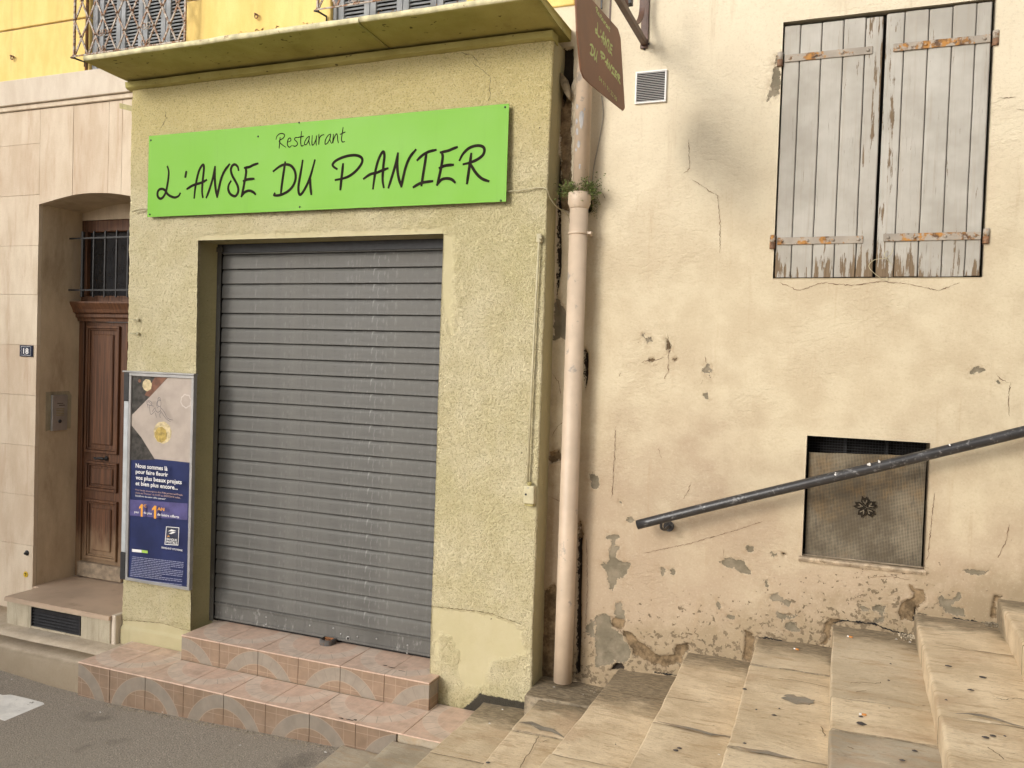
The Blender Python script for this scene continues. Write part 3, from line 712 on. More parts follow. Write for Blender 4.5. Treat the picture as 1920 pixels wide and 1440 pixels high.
CRACK = [
 [(1252,626),(1254,662),(1253,695),(1244,711)], [(1203,680),(1219,674),(1228,676),(1247,670)], [(1322,667),(1324,680)], [(1165,697),(1161,706)], [(1318,712),(1314,720)],
 [(1894,717),(1890,755),(1893,780)], [(1753,924),(1747,967),(1743,1010),(1741,1043),(1734,1053)], [(1631,1082),(1672,1081),(1706,1087)],
 [(1892,984),(1886,1016),(1875,1036),(1869,1055),(1879,1074),(1890,1100)], [(1291,261),(1293,317),(1279,327)], [(1297,336),(1330,358),(1346,368),(1350,420),(1350,475)],
 [(1296,904),(1290,922),(1281,935)], [(1154,800),(1152,860),(1148,920),(1146,935)], [(1208,1037),(1290,1020),(1360,1000),(1430,978)], [(1357,1030),(1356,1046)],
 [(1036,700),(1048,720),(1052,742)], [(1034,820),(1045,800),(1058,790)], [(1043,560),(1048,580),(1062,590)], [(1060,300),(1066,350),(1068,420)], [(1030,930),(1040,935),(1060,945)],
 [(1100,1010),(1102,1100),(1098,1180)], [(1866,700),(1880,714),(1895,718)], [(1460,530),(1500,545),(1540,530),(1600,535),(1650,528),(1700,532)], [(1700,532),(1760,545),(1800,530)],
 [(1870,185),(1905,183)], [(1905,203),(1920,206)], [(1234,840),(1240,860)]]
PEEL = [C(p) for p in PEEL]; BROWN = [C(p) for p in BROWN]; DARK = [C(p) for p in DARK]; CRACK = [C(p) for p in CRACK]
WX0, WX1, WZ0, WZ1 = -0.316, 0.600, 2.607, 3.868
HX0, HX1, HZ0, HZ1 = -0.124, 0.418, 1.238, 1.834
ux = np.concatenate([lin(-1.53, 0.95, 0.0075, (WX0, WX1, HX0, HX1)), [1.0, 1.1, 1.3, 1.6, 2.0, 3.0, 4.5]])
uz = np.concatenate([[-0.2, 0.0, 0.15], lin(0.22, 4.22, 0.0075, (WZ0, WZ1, HZ0, HZ1)), [4.3, 4.5, 5.0, 6.0]])
UU, ZZ = np.meshgrid(ux, uz, indexing='ij')
def maxpoly(polys, pad=0.05):
    o = np.full(UU.shape, -1.0)
    for p in polys: o = np.maximum(o, local_eval(UU, ZZ, p, sd_poly, pad))
    return o
def mincrack(lines):
    o = np.full(UU.shape, 1.0)
    for l in lines: o = np.minimum(o, local_eval(UU, ZZ, l, sd_line, 0.05, 1.0))
    return o
a_peel, a_brown, a_dark, a_crack = maxpoly(PEEL), maxpoly(BROWN), maxpoly(DARK), mincrack(CRACK)
foot_z = 0.27+(UU+1.72)/2.42*0.875           # the line of the stairs
a_foot = np.clip(1.0-(ZZ-foot_z)/0.40, 0, 1.2)*np.clip(1.15-.25*(UU+1.4), .75, 1.3)+0.8*np.clip(1-(UU+1.46)/0.16, 0, 1)*np.clip(1-(ZZ-.3)/3.5, 0.15, 1)
a_fleck = np.clip(1.0-(ZZ-foot_z)/0.62, 0, 1)*np.clip((0.9-UU)/0.6, 0.35, 1)
def disp_base(U, Z): return 0.012*fbm(U, Z, 1.3, 3, 1)+0.004*fbm(U, Z, 7, 3, 4)
def disp_cream(U, Z):
    d = disp_base(U, Z)
    d -= 0.004*np.clip(a_peel/0.004+.5, 0, 1)+0.012*np.clip(a_brown/0.008+.5, 0, 1)+0.03*np.clip(a_dark/0.006+.5, 0, 1)
    d += 0.015*np.clip(1-(Z-foot_z)/0.3, 0, 1)*(fbm(U, Z, 5, 3, 8)+.3)
    bx = np.minimum(abs(U-WX0), abs(U-WX1))
    return d
def crack_mesh(lines, y0, disp, wmax, seed):
    r_ = random.Random(seed); V = []; F = []
    for ln in lines:
        q = []
        for (ax, az), (bx, bz) in zip(ln[:-1], ln[1:]):
            n = max(1, int(math.hypot(bx-ax, bz-az)/.007))
            for k in range(n): q.append((ax+(bx-ax)*k/n, az+(bz-az)*k/n))
        q.append(ln[-1]); q = np.array(q); m = len(q)
        q += np.array([[r_.gauss(0, .0016), r_.gauss(0, .0016)] for _ in range(m)])
        D = disp(q[:, 0], q[:, 1]); base = len(V)
        for k in range(m):
            t = q[min(k+1, m-1)]-q[max(k-1, 0)]; t = t/(np.hypot(*t)+1e-9); nn = np.array([-t[1], t[0]])
            wd = wmax*(.25+.75*abs(math.sin(k*.37+seed+ln[0][0]*9)))*r_.uniform(.4, 1.1)*min(1, .3+k*.3, .3+(m-1-k)*.3)*.5
            for sgn in (1, -1): p = q[k]+nn*wd*sgn; V.append((p[0], y0-D[k]-.0022, p[1]))
        for k in range(m-1): a = base+2*k; F.append((a, a+1, a+3, a+2))
    return meshpy('cracks', V, F)
cols = (ux, np.full(len(ux), Y_CREAM), np.zeros(len(ux)), -np.ones(len(ux)), ux)
VX0, VX1 = float(P(1192, 165, Y_CREAM)[0]), float(P(1250, 165, Y_CREAM)[0])
VZ0, VZ1 = float(P(1220, 194, Y_CREAM)[2]), float(P(1220, 134, Y_CREAM)[2])
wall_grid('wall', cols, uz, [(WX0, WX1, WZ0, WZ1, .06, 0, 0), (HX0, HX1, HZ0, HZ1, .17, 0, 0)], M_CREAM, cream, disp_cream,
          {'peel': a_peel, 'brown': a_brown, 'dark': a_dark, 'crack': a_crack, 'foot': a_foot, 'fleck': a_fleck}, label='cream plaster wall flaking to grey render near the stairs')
M_CRK = simple('crack_dark', (.17, .105, .06), .9, bump=0)
o = obj('cracks', crack_mesh(CRACK, Y_CREAM, disp_base, .0042, 3), M_CRK, cream); o['kind'] = 'stuff'
GAPS = [C(q) for q in ([(1563,1166),(1580,1163),(1600,1165),(1640,1169),(1670,1182),(1715,1191)], [(1420,1195),(1440,1196),(1470,1203),(1520,1212),(1556,1217)], [(1292,1224),(1330,1233),(1370,1241),(1409,1247)], [(1172,1251),(1220,1259),(1273,1266)], [(1719,1149),(1760,1154),(1800,1160),(1868,1172)])]
o = obj('cracks', crack_mesh(GAPS, Y_CREAM-.004, disp_base, .011, 5), M_DARK, cream); o['kind'] = 'stuff'
hs_ = BM(); prism(hs_, [(4.31, HZ0-.030), (4.292, HZ0-.026), (4.284, HZ0-.012), (4.287, HZ0-.003), (4.345, HZ0+.002), (4.345, HZ0-.03)], HX0-.015, HX1+.01, 'x'); ms_ = simple('sill_plaster', (.42, .33, .23), .9, var=.3, scale=25, bump=.8, bscale=40, dirt=(.25, .19, .12), dthr=(.5, .65), bd=.008)
obj('hatch_sill', hs_, ms_, cream)
obj('window_backing', boxm(WX0-.03, WX1+.03, 4.352, 4.38, WZ0-.03, WZ1+.03), M_DARK, cream)

# window shutters: boards, strap hinges
def hemis(bm, c, r, mi=0):
    lathe(bm, [(r, 0), (r*.92, -r*.35), (r*.6, -r*.7), (0.0008, -r*.85)], c, 10, mi, 'y')
YB = 4.308
def shutter(edges, zt, zb, straps, side, lab):
    root = bpy.data.objects.new('window_shutter', None); link(root, cream, (edges[0], YB, zb)); root['label'] = lab
    for k in range(len(edges)-1):
        a, b = edges[k], edges[k+1]
        g = 0.0018
        nz = 26; V = []; F = []
        z0 = zb+random.uniform(0, .004); z1 = zt-random.uniform(0, .006)
        yo = random.uniform(-.0015, .0015)
        prof = [(a+g, YB+.024), (a+g, YB+.004), (a+g+.004, YB), ((a+b)/2, YB-.001), (b-g-.004, YB), (b-g, YB+.004), (b-g, YB+.024)]
        for j in range(nz+1):
            z = z0+(z1-z0)*j/nz
            for q, (x, y) in enumerate(prof):
                xx = x+(0.0016*float(vn(z, k*3.1, 9, 2)) if q < 3 else (0.0016*float(vn(z, k*3.1+3.1, 9, 2)) if q > 3 else 0))
                V.append((xx, y+yo+.0015*float(vn(z, x*9, 3, 5)), z))
        m = len(prof)
        for j in range(nz):
            for q in range(m-1): F.append((j*m+q, j*m+q+1, (j+1)*m+q+1, (j+1)*m+q))
        F.append(tuple(range(m))[::-1]); F.append(tuple(nz*m+q for q in range(m)))
        me = meshpy('board', V, F)
        zz = np.array([v[2] for v in V]); xx = np.array([v[0] for v in V])
        inner = 1.0-np.clip(abs(xx-0.145)/0.13, 0, 1)
        inner = inner*0.75+0.15*vn(xx*3, zz, 2.2, 11)
        at = me.attributes.new('wear', 'FLOAT', 'POINT'); at.data.foreach_set('value', inner.astype(np.float32))
        obj('board', me, M_BOARD, root)
    for (za, xa, xb, hx) in straps:
        b = BM(); box(b, min(xa, xb), max(xa, xb), YB-.008, YB-.0022, za-.018, za+.018, .0015)
        for t in (0.06, 0.36, 0.66, 0.95):
            xc = xa+(xb-xa)*t
            hemis(b, (xc, YB-.008, za), .0085)
        lathe(b, [(.0135, -.002), (.0135, .034)], (hx, YB-.010, za-.004), 12)
        s = obj('strap_hinge', b, M_STRAP, root)
        b = BM(); lathe(b, [(.0125, -.036), (.0135, -.034), (.0135, -.004)], (hx, YB-.010, za-.002), 12); box(b, hx-.012, hx+.012, YB-.006, YB+.02, za-.034, za-.012)
        obj('hinge_pin', b, M_RUST, root, smooth=False)
zs_ = lambda px, py: float(P(px, py, YB)[2])
xs_ = lambda px, py=120: float(P(px, py, YB)[0])
le = [xs_(q) for q in (1400+(262-2)/3.692, 1400+366/3.692, 1400+513/3.692, 1400+664/3.692, 1400+815/3.692, 1400+938/3.692)]
re_ = [xs_(q) for q in (1400+955/3.692, 1400+1084/3.692, 1400+1250/3.692, 1400+1414/3.692, 1400+1577/3.692, 1400+1697/3.692)]
le[0] = WX0+.006; re_[-1] = WX1-.008
shutter(le, WZ1-.018, WZ0+.004, [(zs_(1550, 103), le[0]+.008, xs_(1635), le[0]-.014), (zs_(1535, 451), le[0]+.008, float(P(1618, 450, YB)[0]), le[0]-.014)], 0, 'left wooden shutter leaf, grey paint fairly intact')
shutter(re_, WZ1-.010, WZ0+.004, [(zs_(1760, 82), re_[-1]-.004, xs_(1675, 90), re_[-1]+.016), (zs_(1745, 444), re_[-1]-.004, float(P(1656, 447, YB)[0]), re_[-1]+.016)], 1, 'right wooden shutter leaf, badly flaking at the bottom and inner edge')
# knots and small features are in the paint; the cord tied through a hole
def smooth_pts(pts, n=8):
    out = []
    q = [pts[0]]+list(pts)+[pts[-1]]
    for i in range(1, len(q)-2):
        a, b, c, d = [np.array(v, float) for v in q[i-1:i+3]]
        for k in range(n):
            t = k/n
            out.append(0.5*((2*b)+(-a+c)*t+(2*a-5*b+4*c-d)*t*t+(-a+3*b-3*c+d)*t**3))
    out.append(np.array(pts[-1], float)); return out
b = BM()
tube(b, smooth_pts([P(1674, 466, 4.305), P(1672, 474, 4.295), P(1661, 484, 4.286), P(1640, 487, 4.284), P(1629, 499, 4.284), P(1640, 513, 4.284), P(1660, 526, 4.288), P(1663, 519, 4.29)]), .0016, 5)
tube(b, smooth_pts([P(1661, 484, 4.286), P(1668, 492, 4.29), P(1674, 497, 4.296)]), .0016, 5)
tube(b, smooth_pts([P(1661, 484, 4.286), P(1658, 476, 4.29), P(1664, 470, 4.296)]), .0016, 5)
tag(obj('cord', b, M_CREAMP), 'white cord tied through the bottom of the right wooden window shutter', 'cord')

# lower hatch
hb = bpy.data.objects.new('cellar_hatch', None); link(hb, cream, (HX0, 4.4, HZ0))
YM = 4.345
zmt = float(P(1516, 848, YM)[2]); zmr = float(P(1740, 855, YM)[2])
V = []; F = []; nn = 40
for i in range(nn+1):
    for j in range(nn+1):
        u = i/nn; v = j/nn
        x = HX0+.012+(HX1-HX0-.02)*u; zt = zmt+(zmr-zmt)*u+.002*float(vn(u*20, 0, 1, 3)); zb = HZ0+.004-.012*u
        V.append((x, YM+.006*float(fbm(x, v, 3, 3, 6))-.004*(v > .97), zb+(zt-zb)*v))
for i in range(nn):
    for j in range(nn): a = i*(nn+1)+j; F.append((a, a+nn+1, a+nn+2, a+1))
msh = obj('perforated_sheet', meshpy('sheet', V, F), M_MESH, hb, smooth=True, label='stained perforated metal sheet with a black star emblem')
obj('hatch_backing', boxm(HX0-.02, HX1+.02, 4.475, 4.49, HZ0-.02, HZ1+.02), M_DARK, hb)
# fine wire behind the open top strip
b = BM()
for k in range(40): x = HX0+.01+k*.0133; tube(b, [(x, 4.42, zmt-.03), (x, 4.42, HZ1)], .0012, 4)
for k in range(11): z = zmt-.02+k*.0133; tube(b, [(HX0, 4.42, z), (HX1, 4.42, z)], .0012, 4)
obj('wire_mesh', b, M_BLACK, hb); 
obj('hatch_bar', boxm(HX0+.17, HX0+.185, 4.43, 4.445, zmt-.03, HZ1), M_BLACK, hb)
obj('hatch_bar', boxm(HX0+.36, HX0+.375, 4.43, 4.445, zmt-.03, HZ1), M_BLACK, hb)
b = BM(); cc = P(1623, 951, YM-.012)
ZK = [0]
def flat(bm, pts, y):
    vs = [bm.verts.new((p[0], y, p[1])) for p in pts]; bm.faces.new(vs)
b2 = BM()
for k in range(5):
    a0 = math.radians(90+72*k+8)
    def loc(u, v): return (cc[0]+u*math.cos(a0)-v*math.sin(a0), cc[2]+u*math.sin(a0)+v*math.cos(a0))
    yb = YM-.0125
    flat(b, [loc(.003, 0), loc(.030, -.0185), loc(.052, -.012), loc(.044, 0), loc(.056, .010), loc(.030, .0185)], yb-.0003*k)
    flat(b2, [loc(.014, .002), loc(.031, .011), loc(.037, .008), loc(.022, 0), loc(.037, -.008), loc(.031, -.011), loc(.014, -.002)], yb-.0022-.0003*k)
obj('star_emblem_gaps', b2, M_MESH, hb)
obj('star_emblem', b, M_INK, hb)

# vent grille high on the cream wall
vg = thing('vent_grille', (VX0, 4.29, VZ0), 'small square white louvred vent grille high on the cream wall, right of the brown sign', 'vent grille')
b = BM(); mg = .012
box(b, VX0, VX1, 4.285, 4.305, VZ0, VZ0+.008, .001); box(b, VX0, VX1, 4.285, 4.305, VZ1-.008, VZ1, .001)
box(b, VX0, VX0+.008, 4.285, 4.305, VZ0+.0081, VZ1-.0081, .001); box(b, VX1-.008, VX1, 4.285, 4.305, VZ0+.0081, VZ1-.0081, .001)
obj('frame', b, M_WHITE, vg)
obj('backing', boxm(VX0+.004, VX1-.004, 4.2925, 4.296, VZ0+.004, VZ1-.004), M_DARK, vg)
fm = None; nf = 17
for k in range(nf):
    z = VZ0+.012+(VZ1-VZ0-.024)*k/(nf-1)
    if fm is None:
        b = BM(); prism(b, [(4.2835, -.0012), (4.2865, .0012), (4.2915, .0012), (4.2885, -.0012)], VX0+.008, VX1-.008, 'x'); fm = bpy.data.meshes.new('fin'); b.to_mesh(fm); b.free(); fm.materials.append(M_WHITE)
    obj('fin', fm, None, vg, (0, 0, z))

# painted hinges' old paint scar under the bracket etc. : a pale stub of stone by the shop corner
b = BM(); prism(b, [(-1.452, 3.72), (-1.425, 3.69), (-1.395, 3.60), (-1.40, 3.57), (-1.43, 3.61), (-1.452, 3.66)], 4.255, 4.31, 'y')
obj('stone_stub', b, M_BASE0, cream)

# ============================================================ RESTAURANT BUILDING (green stucco shop front)
shop = thing('restaurant_building', (-2.9, 4.13, 0.2), 'olive green stucco shop front with closed grey roller shutter, left of the drainpipe', 'shop')
OX0, OX1, OZ1 = -3.790, -2.069, 2.850
ZS0 = 0.18
zf = np.concatenate([lin(ZS0, 3.86, 0.0085, (OZ1,))])
# plan line: left return, front, right return, with softly rounded corners
pts = []
def arc(cx, cy, r, a0, a1, n):
    return [(cx+r*math.cos(a0+(a1-a0)*k/n), cy+r*math.sin(a0+(a1-a0)*k/n), math.cos(a0+(a1-a0)*k/n), math.sin(a0+(a1-a0)*k/n)) for k in range(n+1)]
XL, XR, rc = -4.368, -1.457, .014
for y in np.linspace(4.36, Y_SHOP+rc, 12)[:-1]: pts.append((XL, y, -1, 0))
pts += arc(XL+rc, Y_SHOP+rc, rc, math.pi, 1.5*math.pi, 4)
fx = lin(XL+rc, XR-rc, 0.0085, (OX0, OX1))[1:-1]
for x in fx: pts.append((x, Y_SHOP, 0, -1))
pts += arc(XR-rc, Y_SHOP+rc, rc, 1.5*math.pi, 2*math.pi, 4)
for y in np.linspace(Y_SHOP+rc, 4.33, 20)[1:]: pts.append((XR, y, 1, 0))
pts = np.array(pts); px_, py_ = pts[:, 0], pts[:, 1]
# u coordinate = x along the front; keeps counting round the corners
uu = px_.copy()
for i in range(len(uu)):
    if pts[i, 2] <= -.99: uu[i] = XL-(py_[i]-Y_SHOP-rc)
    elif pts[i, 2] >= .99: uu[i] = XR+(py_[i]-Y_SHOP-rc)
U2, Z2 = np.meshgrid(uu, zf, indexing='ij')
def C2(pts): return [(float(P(a, b, Y_SHOP)[0]), float(P(a, b, Y_SHOP)[2])) for a, b in pts]
def z7(q): return [(560+a/2.8235, 1040+b/2.8235) for a, b in q]
SM = [C2(z7([(705,278),(870,295),(1010,315),(1150,370),(1180,440),(1200,520),(1120,545),(1020,560),(1000,640),(1000,700),(870,700),(830,620),(850,520),(790,430),(705,400)])),
      C2([(225,1195),(228,1160),(300,1166),(357,1182),(357,1240),(225,1240)]), C2([(370,440),(830,425),(826,450),(372,462)]), C2([(810,1180),(825,1180),(822,1250),(812,1230)]),
      C2([(828,440),(850,440),(846,640),(826,560)]), C2([(985,900),(1012,900),(1008,960),(984,962)])]
SCR = [C2([(886,118),(905,132),(920,145),(918,165),(920,180),(914,192)]), C2(z7([(705,275),(870,290),(1010,310),(1180,370)])), C2([(228,1162),(300,1168),(357,1184)]), C2([(862,99),(886,104),(900,120)]), C2([(300,245),(312,222),(310,205)])]
SDK = [C2([(850,1345),(900,1300),(912,1302),(992,1318),(996,1330),(992,1400),(800,1400)])]
def ev(polys, fn, base, agg):
    o = np.full(U2.shape, base)
    for p in polys: o = agg(o, local_eval(U2, Z2, p, fn, .06, base))
    return o
s_sm = ev(SM, sd_poly, -1.0, np.maximum); s_cr = ev(SCR, sd_line, 1.0, np.minimum); s_dk = ev(SDK, sd_poly, -1.0, np.maximum)
s_foot = np.clip(1-(Z2-.2)/.45, 0, 1)
sm_ret = np.clip((U2-XR-.0)/.01, 0, 1)*.03-0.012
s_sm = np.maximum(s_sm, np.where(U2 > XR, sm_ret, -1.0))
def disp_shop(U, Z):
    d = 0.014*fbm(U, Z, 1.1, 3, 21)+0.0035*fbm(U, Z, 14, 3, 24)+.004*fbm(U, Z, 50, 2, 27)*np.clip(-s_sm/.01, 0, 1)
    d += .012*np.clip((0.31-Z)/.01, 0, 1)*(U < OX0)
    d -= .003*np.clip(s_sm/.006+.5, 0, 1)
    return d
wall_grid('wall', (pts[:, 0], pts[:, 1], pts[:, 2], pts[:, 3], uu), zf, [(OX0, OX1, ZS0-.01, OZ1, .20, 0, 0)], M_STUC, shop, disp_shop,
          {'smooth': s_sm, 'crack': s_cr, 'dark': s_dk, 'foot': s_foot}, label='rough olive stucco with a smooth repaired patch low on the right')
o = obj('cracks', crack_mesh(SCR, Y_SHOP, lambda U, Z: .014*fbm(U, Z, 1.1, 3, 21)+.0035*fbm(U, Z, 14, 3, 24), .0045, 8), simple('crack_olive', (.13, .10, .04), .9, bump=0), shop); o['kind'] = 'stuff'
# moulding under the slab and the slab itself
def rows(x0, x1, prof, name, mat, parent, seed, step=.04, amp=.003, label=None):
    return obj(name, strip_mesh(x0, x1, prof, step, amp, seed), mat, parent, smooth=False, label=label)
rows(-4.392, -1.452, [(4.20, 3.838), (4.118, 3.842), (4.100, 3.852), (4.096, 3.886), (4.20, 3.89)], 'cornice_moulding', M_SLABG, shop, 31)
# slab in two lengths with a joint
sj = float(PZ(690, 60, 3.90)[0])
slab = bpy.data.objects.new('canopy_slab', None); link(slab, shop, (-2.9, 3.9, 3.9)); slab['label'] = 'long concrete slab over the shop front, olive underneath'
for (a, b_, sd_) in ((-4.395, sj-.0015, 33), (sj+.0015, -1.415, 36)):
    n = int((b_-a)/.03)+2; V = []; F = []
    prof = [(4.335, 3.897), (4.06, 3.900), (3.92, 3.907), (3.80, 3.912), (3.783, 3.916), (3.776, 3.924), (3.775, 3.938), (3.782, 3.946), (3.85, 3.95), (4.335, 3.96)]
    for i in range(n):
        x = a+(b_-a)*i/(n-1)
        for k, (y, z) in enumerate(prof):
            am = .004 if 3 <= k <= 7 else .002
            V.append((x, y+am*float(fbm(x, k*.3, 9, 3, sd_)), z+am*float(fbm(x, y, 7, 3, sd_+4))))
    m = len(prof)
    for i in range(n-1):
        for k in range(m-1): F.append((i*m+k, i*m+k+1, (i+1)*m+k+1, (i+1)*m+k))
    F.append(tuple(range(m))); F.append(tuple((n-1)*m+k for k in range(m))[::-1])
    me = meshpy('slab_length', V, F)
    me.materials.append(M_SLABG); me.materials.append(M_SLABE)
    mi = []
    for i in range(n-1):
        for k in range(m-1): mi.append(1 if 4 <= k else 0)
    mi += [0, 0]; me.polygons.foreach_set('material_index', mi)
    obj('slab_length', me, None, slab, smooth=True)

# roller shutter
rsx0, rsx1 = OX0-.002, OX1+.002
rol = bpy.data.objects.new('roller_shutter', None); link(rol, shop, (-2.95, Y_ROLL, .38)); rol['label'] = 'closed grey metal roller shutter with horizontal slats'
pitch_s = 0.0950; zb0 = .375+.012+.118
def slat_mesh(x0, x1):
    n = 36; V = []; F = []
    p = pitch_s
    prof = [(.016, -.0005), (-.0040, .0005), (-.0052, .0020), (-.0052, .0050), (-.0040, .010), (-.0034, .030), (-.0034, .066), (-.0022, .073), (.0010, .081), (.0050, .0875), (.0095, .0915), (.016, .0925)]
    for i in range(n+1):
        x = x0+(x1-x0)*i/n
        for (y, z) in prof: V.append((x, y, z*p/.095))
    m = len(prof)
    for i in range(n):
        for k in range(m-1): F.append((i*m+k, (i+1)*m+k, (i+1)*m+k+1, i*m+k+1))
    me = meshpy('slat', V, F); me.materials.append(M_ROLL); return me
sm_ = slat_mesh(rsx0+.036, rsx1-.004)
k = 0; z = zb0
while z < OZ1+.06:
    o = obj('slat', sm_.copy() if k % 3 == 0 else sm_, None, rol, (0, Y_ROLL+random.uniform(-.001, .001), z), smooth=True)
    if k % 3 == 0:
        dd = rs.rand(3)*.002
        for v in o.data.vertices: v.co.y += .0022*float(vn(v.co.x, k, 2.2, 7)); v.co.z += .0012*float(vn(v.co.x, k, 1.5, 9))
    z += pitch_s; k += 1
obj('shutter_backing', boxm(rsx0, rsx1, Y_ROLL+.02, Y_ROLL+.03, .37, 3.0), M_DARK, rol)
b = BM()
prism(b, [(Y_ROLL+.012, .395), (Y_ROLL-.006, .395), (Y_ROLL-.006, .408), (Y_ROLL-.001, .411), (Y_ROLL-.001, .482), (Y_ROLL-.006, .486), (Y_ROLL-.007, .496), (Y_ROLL+.002, .502), (Y_ROLL+.012, .502)], rsx0+.036, rsx1-.004, 'x')
br = obj('bottom_rail', b, M_ROLL, rol)
b = BM()
for (px, py) in [(499,1157),(499,1171),(581,1173),(587,1189),(625,1178),(639,1189),(637,1198),(670,1194),(669,1205),(706,1198),(704,1210),(764,1210),(763,1225)]:
    c = P(px, py, Y_ROLL-.003); hemis(b, (c[0], Y_ROLL-.001, c[2]), .006)
c = P(653, 1197, Y_ROLL); lathe(b, [(.014, 0), (.014, -.004), (.009, -.004), (.008, .0)], (c[0], Y_ROLL-.001, c[2]), 14, 0, 'y')
obj('rivets', b, M_ALU, rol)
b = BM(); prism(b, [(rsx0, Y_ROLL-.018), (rsx0+.034, Y_ROLL-.018), (rsx0+.034, Y_ROLL-.013), (rsx0+.006, Y_ROLL-.013), (rsx0+.006, Y_ROLL+.03), (rsx0, Y_ROLL+.03)], .378, 2.849, 'z')
box(b, rsx0-.015, rsx0+.05, Y_ROLL-.028, Y_ROLL-.014, 2.80, 2.83, .002)
obj('guide_rail', b, M_ROLL, rol)
obj('shutter_box', boxm(rsx0, rsx1, Y_ROLL-.016, Y_ROLL+.02, OZ1-.055, OZ1+.05), M_BLACK, rol)

# ============================================================ TILED STEPS
tiles = thing('tiled_steps', (-3.1, 3.9, 0.0), 'two pink ceramic tiled steps printed with cobble fans, below the roller shutter', 'steps')
PT, PR, GR = (0.60, 0.425, 0.325), (0.63, 0.51, 0.415), (0.68, 0.55, 0.44)
RT_, RR_ = (0.205, 0.137, 0.09), (0.21, 0.175, 0.138)  # same tiles as the treads; riser shade painted into these darker colours
MT_LR = mat_tile('tile_lower_riser', 'xz', -3.725, -.06, .272, .195, RT_, RR_, (0.33, 0.245, 0.175))
MT_LT = mat_tile('tile_lower_tread', 'xy', -2.305, 4.02, .285, .205, PT, PR, GR, .8, .3)
MT_UR = mat_tile('tile_upper_riser', 'xz', -3.156, .090, .272, .195, tuple(q*1.25 for q in RT_), tuple(q*1.25 for q in RR_), (0.38, 0.28, 0.20))
MT_UT = mat_tile('tile_upper_tread', 'xy', -2.866, 4.30, .285, .205, PT, PR, GR, .75, .1)
YL1, YU1, ZL, ZU = 3.712, 4.015, 0.220, 0.375
J = [-4.262]+[-2.280-.289*k for k in range(6, -1, -1)]
J = [-4.262, -4.003, -3.725, -3.436, -3.147, -2.858, -2.569, -2.280, -2.035]
gp = .0013
def tile(x0, x1, y0, y1, z0, z1, mat):
    b = BM(); t = random.uniform(-.0006, .0006)
    box(b, x0+gp, x1-gp, y0+gp, y1-gp, z0+gp, z1+t, .0012)
    return obj('tile', b, mat, tiles)
core = BM(); box(core, -4.258, -1.60, YL1+.006, 4.16, -.3, ZL-.006); box(core, -3.735, -2.012, YU1+.006, 4.335, ZL-.02, ZU-.006)
obj('step_core', core, M_CONC, tiles)
for a, b_ in zip(J[:-1], J[1:]):
    bb = BM(); zb = ground_z((a+b_)/2)-.03
    box(bb, a+gp, b_-gp, YL1-.004+random.uniform(-.0006, .0006), YL1+.005, zb, ZL-.0085, .001); obj('tile', bb, MT_LR, tiles)
JT = [-4.264, -4.003, -3.725, -3.436, -3.147, -2.858, -2.569, -2.280, -1.996, -1.706, -1.60]
for a, b_ in zip(JT[:-1], JT[1:]):
    tile(a, b_, YL1-.007, 4.006 if b_ < -2 else 4.12, ZL-.0085, ZL, MT_LT)
for a, b_ in ((-4.264, -4.003), (-4.003, -3.74)): tile(a, b_, 4.006, 4.12, ZL-.0085, ZL, MT_LT)
JU = [-3.742, -3.445, -3.156, -2.867, -2.578, -2.289, -2.006]
for a, b_ in zip(JU[:-1], JU[1:]):
    bb = BM(); box(bb, a+gp, b_-gp, YU1-.004+random.uniform(-.0006, .0006), YU1+.005, ZL+.0005, ZU-.0085, .001); obj('tile', bb, MT_UR, tiles)
    tile(a, b_, YU1-.008, 4.345, ZU-.0085, ZU, MT_UT)
bb = BM(); box(bb, -2.011, -2.005, YU1+.0055, 4.125, ZL+.0005, ZU-.009, .001); obj('tile', bb, MT_UR, tiles)
# chipped edges of the tiles
b = BM()
for (px, py, z, L, rr) in [(722,1248,ZU,.02,.006),(735,1252,ZU,.03,.005),(752,1258,ZU,.03,.004),(640,1347,ZL,.02,.006),(656,1350,ZL,.03,.006),(666,1350,ZL,.012,.008)]:
    q = PZ(px, py, z); n = 7
    vs = [b.verts.new((q[0]+L*math.cos(2*math.pi*k/n)*random.uniform(.7, 1.1), q[1]+rr*math.sin(2*math.pi*k/n)*random.uniform(.6, 1.2), z+.0012)) for k in range(n)]
    b.faces.new(vs)
obj('edge_chips', b, M_DARK, tiles)
# seal of mortar at the right foot of the shop wall is part of the stairs below

